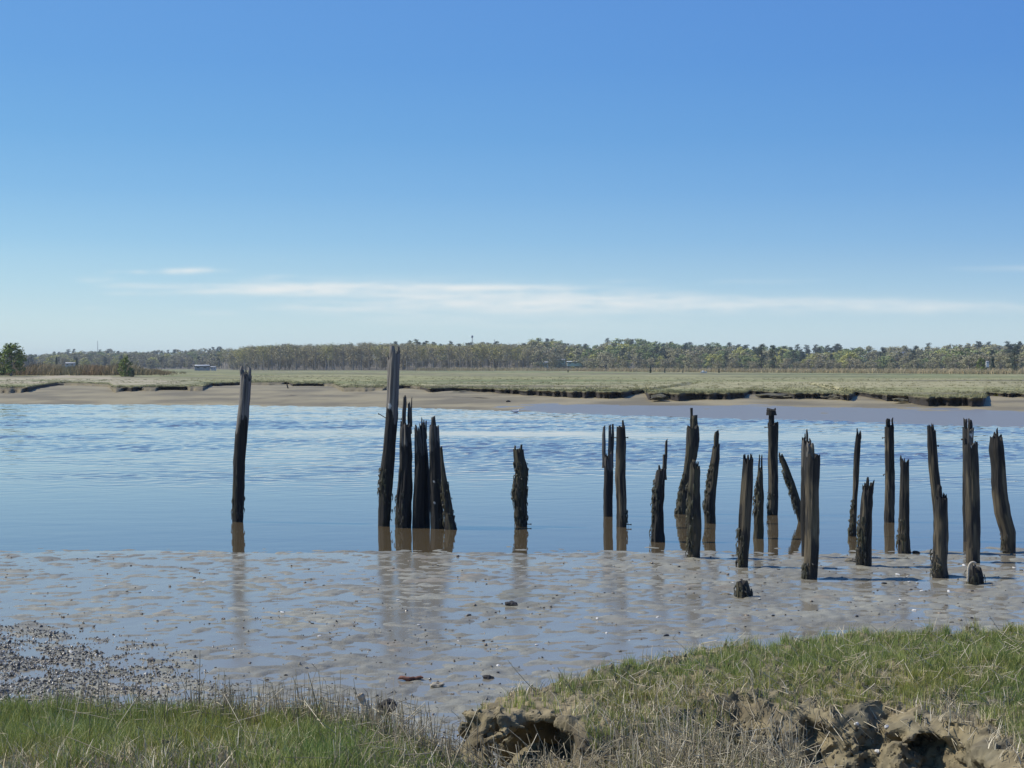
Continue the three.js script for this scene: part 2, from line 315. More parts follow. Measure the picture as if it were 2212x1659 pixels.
  for (const s of [-1, 1]) { let pr = null; for (let d = 7.1; d < 29; d += 0.7) { const line = []; for (let q = 0; q <= 24; q++) { const x = s * (Math.max(5.2, d * 0.36 + 1.4) + q * 1.4), y = Math.max(mudBase(x, d) - 0.02, lerp(1.15, 0, sstep(10.3, 13.6 - (s < 0 ? 1.6 : 0), d)) + 0.05 * n2(x, d, 8)); line.push(eb.v(x, y, -d, [0.24, 0.2, 0.14], x, d)); } if (pr) for (let q = 0; q < 24; q++) s > 0 ? eb.q(pr[q], pr[q + 1], line[q + 1], line[q]) : eb.q(line[q], line[q + 1], pr[q + 1], pr[q]); pr = line; } }
  structure('side_shore', eb.geo(), M.bank);
}

// ------------------------------------------------------------------ far bank: mud slope, cut marsh edge, marsh, hills
const lip = [[-900, 836], [-400, 834], [0, 836], [60, 836], [118, 827], [150, 826], [235, 829], [245, 836], [330, 835], [440, 834], [455, 828], [520, 826], [625, 825], [632, 828], [720, 828], [740, 836], [830, 836], [870, 832], [905, 833], [925, 838], [985, 837], [1100, 841], [1200, 844], [1350, 846], [1362, 843], [1394, 842], [1400, 848], [1500, 849], [1608, 848], [1618, 843], [1660, 845], [1720, 849], [1770, 849], [1838, 851], [1846, 846], [1856, 846], [1900, 851], [2010, 857], [2126, 859], [2131, 847], [2200, 849], [2300, 850], [3200, 860]];
const MARSH = 1.12;
const lipD = (u) => (EYE - MARSH) * F / (table(lip, u) - HV);
const waterD = (u) => EYE * F / (table(farWater, u) - HV);
const farMudY = (u, d) => clamp(0.0175 * (d - waterD(u)), -0.5, 0.75);
const uOf = (x, d) => CX + F * x / d;
{
  // mud
  const gb = new GB(); let prev = null; const cols = 420;
  for (let d = 78; d < 240; d += d < 150 ? 0.8 : 2) {
    const line = [];
    for (let c = 0; c <= cols; c++) {
      const u = lerp(-700, 2900, c / cols), x = (u - CX) / F * d, right = sstep(1000, 1500, u);
      const wet = sstep(0.35, 0.0, farMudY(u, d)) * right, t = clamp(0.5 + 1.6 * fbm2(x * 0.22, d * 0.16, 4, 19));
      let col = mixc(mixc([0.275, 0.225, 0.12], [0.155, 0.125, 0.065], t), [0.205, 0.185, 0.14], wet);
      line.push(gb.v(x, farMudY(u, d) + 0.06 * fbm2(x * 0.4, d * 0.3, 3, 20) * sstep(-0.05, 0.25, farMudY(u, d)) + 0.03 * n2(x * 1.1, d * 0.6, 21) - 0.005, -d, col, x, d));
    }
    if (prev) for (let c = 0; c < cols; c++) gb.q(prev[c], prev[c + 1], line[c + 1], line[c]);
    prev = line;
  }
  structure('far_mudflat', gb.geo(), matte({ roughness: 0.7 }));
  { // wet sheen lying in the hollows of the lower far mud
    const fb = new GB(); let pr = null;
    for (let d = 84; d < 150; d += 0.8) {
      const line = [];
      for (let c = 0; c <= 260; c++) { const u = lerp(900, 2900, c / 260), x = (u - CX) / F * d, Y = farMudY(u, d); line.push(fb.v(x, Y + 0.04 - 0.09 * sstep(1250, 1000, u) - 0.13 * sstep(0.16, 0.5, Y + 0.1 * n2(x * 0.1, d * 0.07, 22)) + 0.012 * n2(x * 0.5, d * 0.25, 23) + 0.006 * n2(x * 1.5, d * 2, 24), -d, [1, 1, 1])); }
      if (pr) for (let c = 0; c < 260; c++) fb.q(pr[c], pr[c + 1], line[c + 1], line[c]);
      pr = line;
    }
    structure('far_wet_mud', fb.geo(), new THREE.MeshStandardMaterial({ color: new THREE.Color(0.205, 0.185, 0.15), roughness: 0.36 }));
  }

  // marsh with its cut edge: the profile turns under itself
  const mb = new GB(); const dry = [0.245, 0.23, 0.10], green = [0.15, 0.165, 0.06], straw = [0.33, 0.29, 0.16], brown = [0.115, 0.095, 0.055], peat = [0.035, 0.027, 0.02], sand = [0.42, 0.35, 0.25];
  const N = 900; let prevCol = null;
  for (let c = 0; c <= N; c++) {
    const u = lerp(-700, 2900, c / N), dl = lipD(u) + 3.4 * fbm2(u * 0.06, 3, 4, 23) + 0.45 * n2(u * 0.4, 9, 38), soft = clamp(sstep(110, 150, u) * (1 - sstep(236, 244, u)) + sstep(725, 742, u) * (1 - sstep(740, 760, u)) * 0.5);
    const ramp = Math.max(soft, sstep(-0.05, 0.35, n2(u * 0.028, 7, 36) + 0.4 * n2(u * 0.11, 8, 37)) * (1 - sstep(930, 990, u))), under = (0.55 + 0.5 * n2(u * 0.05, 1, 24)) * (1 - ramp) - 3.2 * ramp, drop = farMudY(u, dl);
    const prof = [], P = (d, y, col) => { const x = (u - CX) / F * d; prof.push(mb.v(x, y, -d, col, x, d)); };
    const foot = mixc(peat, [0.17, 0.14, 0.08], ramp);
    P(dl - 0.1 + under * (1 + 0.4 * ramp), drop - 0.25, foot);
    P(dl + under * 0.8, lerp(drop, MARSH, 0.25), mulc(foot, 1 + 0.4 * n2(u * 0.3, 2, 25)));
    P(dl + under * (1 - 0.35 * ramp), lerp(drop, MARSH, 0.55), foot);
    P(dl + under * 0.4, lerp(drop, MARSH, 0.72), mixc(foot, brown, 0.35));
    P(dl - 0.12 - 0.2 * n2(u * 0.11, 5, 26), MARSH - 0.09 + 0.05 * n2(u * 0.2, 6, 27), brown);
    P(dl + 0.05, MARSH + 0.02, mixc(brown, green, 0.5));
    let d = dl + 0.5;
    for (let k = 0; k < 120; k++) {
      const x = (u - CX) / F * d, away = d - dl;
      const left = (1 - sstep(330, 560, u)) * sstep(260, 330, d) * (1 - sstep(600, 760, d));
      let y = MARSH + 0.03 * sstep(0, 20, away) + 0.05 * fbm2(x * 0.5, d * 0.4, 3, 28) + 0.5 * left;
      // tidal creeks cut into the marsh
      const ck = (u0, d0, u1, d1, w, dep) => { const ax = (u0 - CX) / F * d0, bx = (u1 - CX) / F * d1, dx = bx - ax, dy = d1 - d0, t = clamp(((x - ax) * dx + (d - d0) * dy) / (dx * dx + dy * dy)), e = Math.hypot(x - ax - dx * t, d - d0 - dy * t); return dep * (1 - sstep(w * 0.4, w, e)); };
      y -= Math.max(ck(1380, 148, 1470, 188, 1.1, 0.5), ck(1470, 188, 1505, 225, 1.3, 0.4), ck(1848, 138, 1800, 165, 1.0, 0.5), ck(1800, 165, 1740, 215, 1.0, 0.4), ck(330, 195, 520, 225, 0.9, 0.45));
      const streak = fbm2(x * 0.03 + 2, d * 0.028, 4, 29), fine = fbm2(x * 0.5, d * 0.12, 3, 30), s2 = fbm2(x * 0.012, d * 0.05, 3, 33);
      let col = mixc(dry, green, clamp(0.5 + 2.0 * streak)); col = mixc(col, straw, 0.7 * sstep(0.12, 0.4, s2)); col = mixc(col, brown, 0.75 * sstep(0.14, 0.36, fbm2(x * 0.02 + 7, d * 0.045, 3, 34))); col = mulc(col, 1 + 0.35 * fine);
      col = mixc(col, sand, 0.75 * (1 - sstep(330, 480, u)) * sstep(8, 25, away) * (1 - sstep(70, 150, away)) * sstep(-0.35, 0.1, fbm2(x * 0.15, d * 0.08, 3, 35)));
      col = mixc(brown, col, sstep(0, 2.5, away));
      P(d, y, col);
      d += 0.5 + away * 0.043;
      if (d > 1000) d = 1000 + k * 0.4;
    }
    if (prevCol) for (let k = 0; k < prof.length - 1; k++) mb.q(prevCol[k], prof[k], prof[k + 1], prevCol[k + 1]);
    prevCol = prof;
  }
  structure('salt_marsh', mb.geo(), M.marsh);
}
// wooded hills: canopy lines as seen above the marsh
const skyV = [[-700, 768], [0, 766], [90, 766], [160, 759], [250, 759], [360, 757], [400, 753], [480, 751], [520, 751], [560, 746], [620, 742], [1140, 743], [1155, 732], [1200, 735], [1240, 742], [1290, 742], [1310, 734], [1400, 734], [1440, 740], [1560, 744], [1700, 748], [1780, 750], [2000, 749], [2060, 744], [2212, 741], [2900, 740]];
const frontV = [[-700, 776], [0, 776], [480, 774], [500, 764], [550, 751], [640, 745], [760, 747], [900, 744], [1130, 746], [1180, 756], [1250, 769], [1400, 776], [1600, 780], [1800, 783], [2000, 781], [2080, 770], [2212, 759], [2900, 760]];
const frontD = [[-700, 1150], [460, 1050], [520, 781], [1150, 781], [1400, 640], [1700, 570], [2100, 490], [2900, 480]];
const backD = (u) => table(frontD, u) + (u < 480 ? 750 : u < 1150 ? 420 : 560);
const canopyY = (u, d) => { const t = clamp((d - table(frontD, u)) / (backD(u) - table(frontD, u))); return EYE + (HV - lerp(table(frontV, u), table(skyV, u), Math.pow(t, 0.8)) + 3.2 * n2(u * 0.017, t * 2, 46) + 1.6 * n2(u * 0.05, t * 2, 47)) * d / F; };
const hillY = (u, d) => { const t = sstep(0, 1, (d - table(frontD, u) + 15) / 120); return lerp(1.1, Math.max(1.3, canopyY(u, d) - (u > 500 && u < 1150 ? 13 : 12)), t); };
{
  const gb = new GB(); let prev = null;
  for (let k = 0; k <= 60; k++) {
    const line = [];
    for (let c = 0; c <= 240; c++) {
      const u = lerp(-700, 2900, c / 240), f0 = table(frontD, u) - 20, d = k < 45 ? f0 + (backD(u) + 120 - f0) * k / 45 : backD(u) + 120 + (k - 45) * 130, x = (u - CX) / F * d;
      const y = k < 45 ? hillY(u, d) : hillY(u, backD(u) + 120) - (k - 45) * 1.5;
      const field = Math.exp(-Math.pow((u - 1868) / 34, 2)) * (d > 780 && d < 900 ? 1 : 0), lawn = Math.exp(-Math.pow((u - 1225) / 38, 4)) * (d < 860 ? 1 : 0);
      line.push(gb.v(x, y, -d, mixc(mixc([0.10, 0.085, 0.055], [0.13, 0.11, 0.07], clamp(0.5 + fbm2(x * 0.03, d * 0.03, 3, 61))), [0.09, 0.20, 0.05], Math.max(field, lawn)), x, d));
    }
    if (prev) for (let c = 0; c < 240; c++) gb.q(prev[c], prev[c + 1], line[c + 1], line[c]);
    prev = line;
  }
  structure('wooded_hill', gb.geo(), M.marsh);
  const eg = new GB(), a = [0.2, 0.19, 0.1], s = 5200;                                // the land goes on to the horizon, below all else
  const o = [eg.v(-s, -1.2, 400, a), eg.v(s, -1.2, 400, a), eg.v(s, -1.2, -s, a), eg.v(-s, -1.2, -s, a)]; eg.q(...o);
  structure('ground', eg.geo(), M.marsh);
}
// ------------------------------------------------------------------ timber piles
const WOOD = { grey: [0.15, 0.135, 0.115], silver: [0.235, 0.21, 0.18], brown: [0.085, 0.066, 0.04], dark: [0.021, 0.018, 0.014], black: [0.010, 0.009, 0.008], olive: [0.046, 0.043, 0.020], tan: [0.125, 0.10, 0.06] };
function woodColor(style, t, th, y, k) {                // t: 0 at the foot, 1 at the top; stain lines and patches wander with noise
  const wob = 0.10 * fbm3(Math.cos(th) * 1.5 + k, Math.sin(th) * 1.5, y * 1.8, 3) * 2, gr = n3(Math.cos(th) * 6 + k * 3, Math.sin(th) * 6, y * 1.3), pt = fbm3(Math.cos(th) * 2 + k * 5, Math.sin(th) * 2, y * 2.2, 3);
  let c;
  if (style === 'tall') { c = t + wob > 0.655 ? mixc(WOOD.grey, WOOD.silver, clamp(0.5 + gr)) : mixc(WOOD.dark, WOOD.black, clamp(0.5 + pt)); if (t + wob < 0.6 && t + wob > 0.24) c = mixc(c, WOOD.brown, 0.3 * sstep(0.1, 0.4, pt)); if (t < 0.3) c = mixc(c, WOOD.olive, 0.5 * sstep(0, 0.4, gr)); }
  else if (style === 'dark') c = t + wob > 0.8 ? mixc(WOOD.dark, WOOD.grey, clamp(0.3 + gr)) : mixc(WOOD.dark, WOOD.black, clamp(0.5 + pt * 1.5));
  else if (style === 'brown') { c = mixc(WOOD.brown, WOOD.tan, clamp(0.35 + gr * 0.8)); c = mixc(c, WOOD.dark, sstep(-0.15, 0.15, pt)); c = mixc(c, WOOD.black, 0.8 * sstep(0.72, 0.9, t + wob)); c = mixc(c, WOOD.dark, 0.8 * sstep(0.12, 0.04, t + wob)); }
  else { c = mixc(WOOD.brown, WOOD.olive, clamp(0.5 + gr)); c = mixc(c, WOOD.dark, sstep(-0.15, 0.2, pt)); }
  return mulc(c, 1 + 0.3 * gr);
}
function splinterGeo(pts, rad, k, col, square) {        // ragged shard: pts world-local Vector3[]
  const gb = new GB(), sides = square ? 8 : 7, n = pts.length; let prev = null;
  for (let q = 0; q < n; q++) {
    const ring = [];
    for (let s = 0; s < sides; s++) { const th = s / sides * 6.283 + (square ? 0.39 : 0), r = rad[q] * (square ? 1.05 : 0.8 + 0.35 * n3(Math.cos(th) * 1.4 + k, q * 0.35, Math.sin(th) * 1.4)); const jy = q === n - 1 ? 0.05 * n2(s * 1.7, k, 4) : 0; ring.push(gb.v(pts[q].x + Math.cos(th) * r, pts[q].y + jy, pts[q].z + Math.sin(th) * r * 0.8, col(q / (n - 1), th), s * 0.06, pts[q].y)); }
    if (prev) for (let s = 0; s < sides; s++) gb.q(prev[s], ring[s], ring[(s + 1) % sides], prev[(s + 1) % sides]);
    prev = ring;
  }
  for (let s = 1; s < sides - 1; s++) gb.t(prev[0], prev[s + 1], prev[s]);
  return gb.geo();
}
function pile(o, k) {
  seed(1000 + k);
  const [bu, bv] = o.pts[0], base = at(bu, bv, o.Y ?? 0), d = -base.z, sc = d / F;
  const P = o.pts.map(([u, v, w]) => { const p = atD(u, v, d).sub(base); return [p.y, p.x, w * sc / 2]; });
  const top = P[P.length - 1][0], g = thing(o.name ?? 'timber_pile', o.label, o.cat ?? 'pile', base, o.group);
  const cx = (y) => { const i = P.findIndex((p) => p[0] >= y); if (i <= 0) { const [a, b] = i === 0 ? [P[0], P[1]] : [P[P.length - 2], P[P.length - 1]]; return lerp(a[1], b[1], (y - a[0]) / (b[0] - a[0])); } const a = P[i - 1], b = P[i]; return lerp(a[1], b[1], (y - a[0]) / (b[0] - a[0])); };
  const rr = (y) => table(P.map((p) => [p[0], p[2]]), y), zl = (o.lz ?? R(-0.03, 0.03));
  const S = 48, y0 = -0.7, step = 0.035, rings = Math.ceil((top + 0.2 - y0) / step), gb = new GB(), H = [];
  const cracks = Array.from({ length: 5 }, () => [R(0, 6.283), R(0.1, 0.9) * top, R(0.25, 0.8), R(0.07, 0.13)]);
  for (let s = 0; s < S; s++) { const th = s / S * 6.283, c = Math.cos(th); let h = top + (o.jag ?? 0.06) * (1.3 * n2(c * 3.1 + Math.sin(th) * 2, k, 5) + 0.9 * n2(th * 4.7, k * 3, 6)); if (o.cut) h -= o.cut * (c * (o.cutDir ?? 1) * 0.5 + 0.5); H.push(h); }
  const rad = (th, y) => {
    const c = Math.cos(th), s = Math.sin(th); let r = rr(y) * (1 + 0.14 * n3(c * 0.9 + k * 7, s * 0.9, y * 1.1) + 0.09 * n3(c * 3.2 + k, s * 3.2, y * 0.7) + 0.055 * n3(c * 7, s * 7 + k, y * 1.6) + 0.04 * n3(c * 4, s * 4 + k, y * 9));
    for (const [t, yc, len, w] of cracks) { let a = Math.abs(th - t - 0.06 * n2(y * 2, t, 3)); a = Math.min(a, 6.283 - a); if (a < w && Math.abs(y - yc) < len) r *= 1 - 0.3 * (1 - a / w) * (1 - Math.abs(y - yc) / len); }
    if (o.lumpy) r *= 1 + 0.16 * n3(c * 2.4 + k, s * 2.4, y * 4.5) * sstep(0, 0.4, top - y);
    return r;
  };
  const spots = (o.spots ?? []).map(([u, v, w]) => { const p = atD(u, v, d).sub(base); return [p.x, p.y, w * sc]; });
  const pos = (th, y, f = 1) => { const r = rad(th, y) * f; return [cx(y) + Math.cos(th) * r, y, Math.sin(th) * r + zl * y]; };
  const paint = (th, y, p) => { let c = woodColor(o.style, clamp(y / top), th, y, k); if (o.stain) c = mixc(c, WOOD.silver, 0); for (const [sx, sy, sw] of spots) if (p && p[2] > 0 && Math.hypot(p[0] - sx, (p[1] - sy) * 0.7) < sw * (1 + 0.6 * n2(p[0] * 60, p[1] * 40, 2))) c = [0.62, 0.6, 0.54]; return c; };
  let prev = null;
  for (let j = 0; j <= rings; j++) {
    const ring = [];
    for (let s = 0; s < S; s++) { const th = s / S * 6.283, y = Math.min(y0 + j * step, H[s]), p = pos(th, y); ring.push(gb.v(...p, paint(th, y, p), s / S * 0.9 + k * 0.37, y * 0.5 + k * 0.61)); }
    if (prev) for (let s = 0; s < S; s++) gb.q(prev[s], ring[s], ring[(s + 1) % S], prev[(s + 1) % S]);
    prev = ring;
  }
  const inner = (f, dy) => { const ring = []; for (let s = 0; s < S; s++) { const th = s / S * 6.283, y = lerp(top - dy, H[s], f), p = pos(th, H[s], f); p[1] = y; ring.push(gb.v(...p, mulc(woodColor(o.style, 1, th, y, k), 0.8), s / S, f)); } for (let s = 0; s < S; s++) gb.q(prev[s], ring[s], ring[(s + 1) % S], prev[(s + 1) % S]); prev = ring; };
  const hol = o.hollow ?? 0.05; inner(0.72, hol * 0.6); inner(0.4, hol); inner(0.05, hol);
  mesh('post', gb.geo(), M.wood, g);
  (o.shards ?? []).forEach(([u, w, v0, v1, lean = 0, square = false], q) => {
    const n = 6, pts = [], rd = [], a = atD(u, v0, d).sub(base), b = atD(u + lean, v1, d).sub(base), back = R(-0.3, 0.3) * rr(top);
    for (let i = 0; i < n; i++) { const t = i / (n - 1); pts.push(V(lerp(a.x, b.x, t) + 0.006 * n2(i, q + k, 3), lerp(a.y - Math.min(0.12, (b.y - a.y) * 0.3), b.y, t), back + zl * a.y)); rd.push(w * sc / 2 * 1.2 * (t > 0.85 ? (o.blunt ? 0.95 : 0.7) : 1.05 - 0.2 * t)); }
    mesh('splinter', splinterGeo(pts, rd, q * 3 + k, (t, th) => (o.pale ? mixc(WOOD.silver, WOOD.tan, clamp(0.4 + n2(th * 3, t * 4, q))) : woodColor(o.style, 1, th, t, k + q)), square), M.wood, g);
  });
  (o.bolts ?? []).forEach(([u, v, len, dir, drop = 0]) => {
    const gb2 = new GB(), a = atD(u, v, d).sub(base), l = len * sc, e = V(a.x + dir * l, a.y + drop * sc, a.z + 0.02), r = 0.009;
    tube(gb2, [V(a.x - dir * 0.08, a.y - drop * sc * 0.3, 0), V(a.x, a.y, 0), e], [r, r, r], 7, [1, 1, 1]);
    tube(gb2, [e, e.clone().add(V(dir * 0.001, 0, 0)), e.clone().add(V(dir * 0.02, 0, 0)), e.clone().add(V(dir * 0.021, 0, 0))], [0.002, 0.017, 0.017, 0.002], 7, [1, 1, 1]);
    mesh('iron_bolt', gb2.geo(), M.iron, g);
  });
  if (o.weed) {
    for (const [v0, v1, side, n] of o.weed) { const gw = new GB(); for (let q = 0; q < n; q++) {
      const v = R(v0, v1), y = atD(CX, v, d).y - base.y, th = side === 0 ? R(0, 6.283) : (side < 0 ? Math.PI : 0) + R(-1.0, 1.0) + (rnd() < 0.6 ? 0.6 * (side < 0 ? -1 : 1) : 0), p = pos(th, y, 0.97), len = R(0.05, 0.20), w = R(0.008, 0.022), out = R(0.008, 0.045), cs = Math.cos(th), sn = Math.sin(th);
      const col = mulc(mixc([0.05, 0.046, 0.02], [0.018, 0.016, 0.011], rnd()), R(0.7, 1.5)), mid = [];
      for (let i = 0; i < 4; i++) { const t = i / 3, f = Math.sin(t * 2.6 + 0.3) * out, ww = w * (1 - 0.55 * t) * (1 + 0.4 * n2(i * 2.1, q, 3)); const x = p[0] + cs * f, yy = p[1] - len * t, z = p[2] + sn * f; mid.push(gw.v(x - sn * ww, yy, z + cs * ww, col), gw.v(x + cs * ww * 0.9, yy + 0.01, z + sn * ww * 0.9, col), gw.v(x + sn * ww, yy, z - cs * ww, col)); }
      for (let i = 0; i < 3; i++) { const a = i * 3; gw.q(mid[a], mid[a + 1], mid[a + 4], mid[a + 3]); gw.q(mid[a + 1], mid[a + 2], mid[a + 5], mid[a + 4]); }
    }
    const m = mesh('seaweed', gw.geo(), M.weed, g); m.userData.label = 'ragged rockweed clinging to the post'; m.userData.kind = 'stuff'; }
  }
  return g;
}
const GP = 'old timber piles of the ruined wharf';
const MUDY = (v) => mudBase(0, EYE * F / (v - HV)) * 0.9;
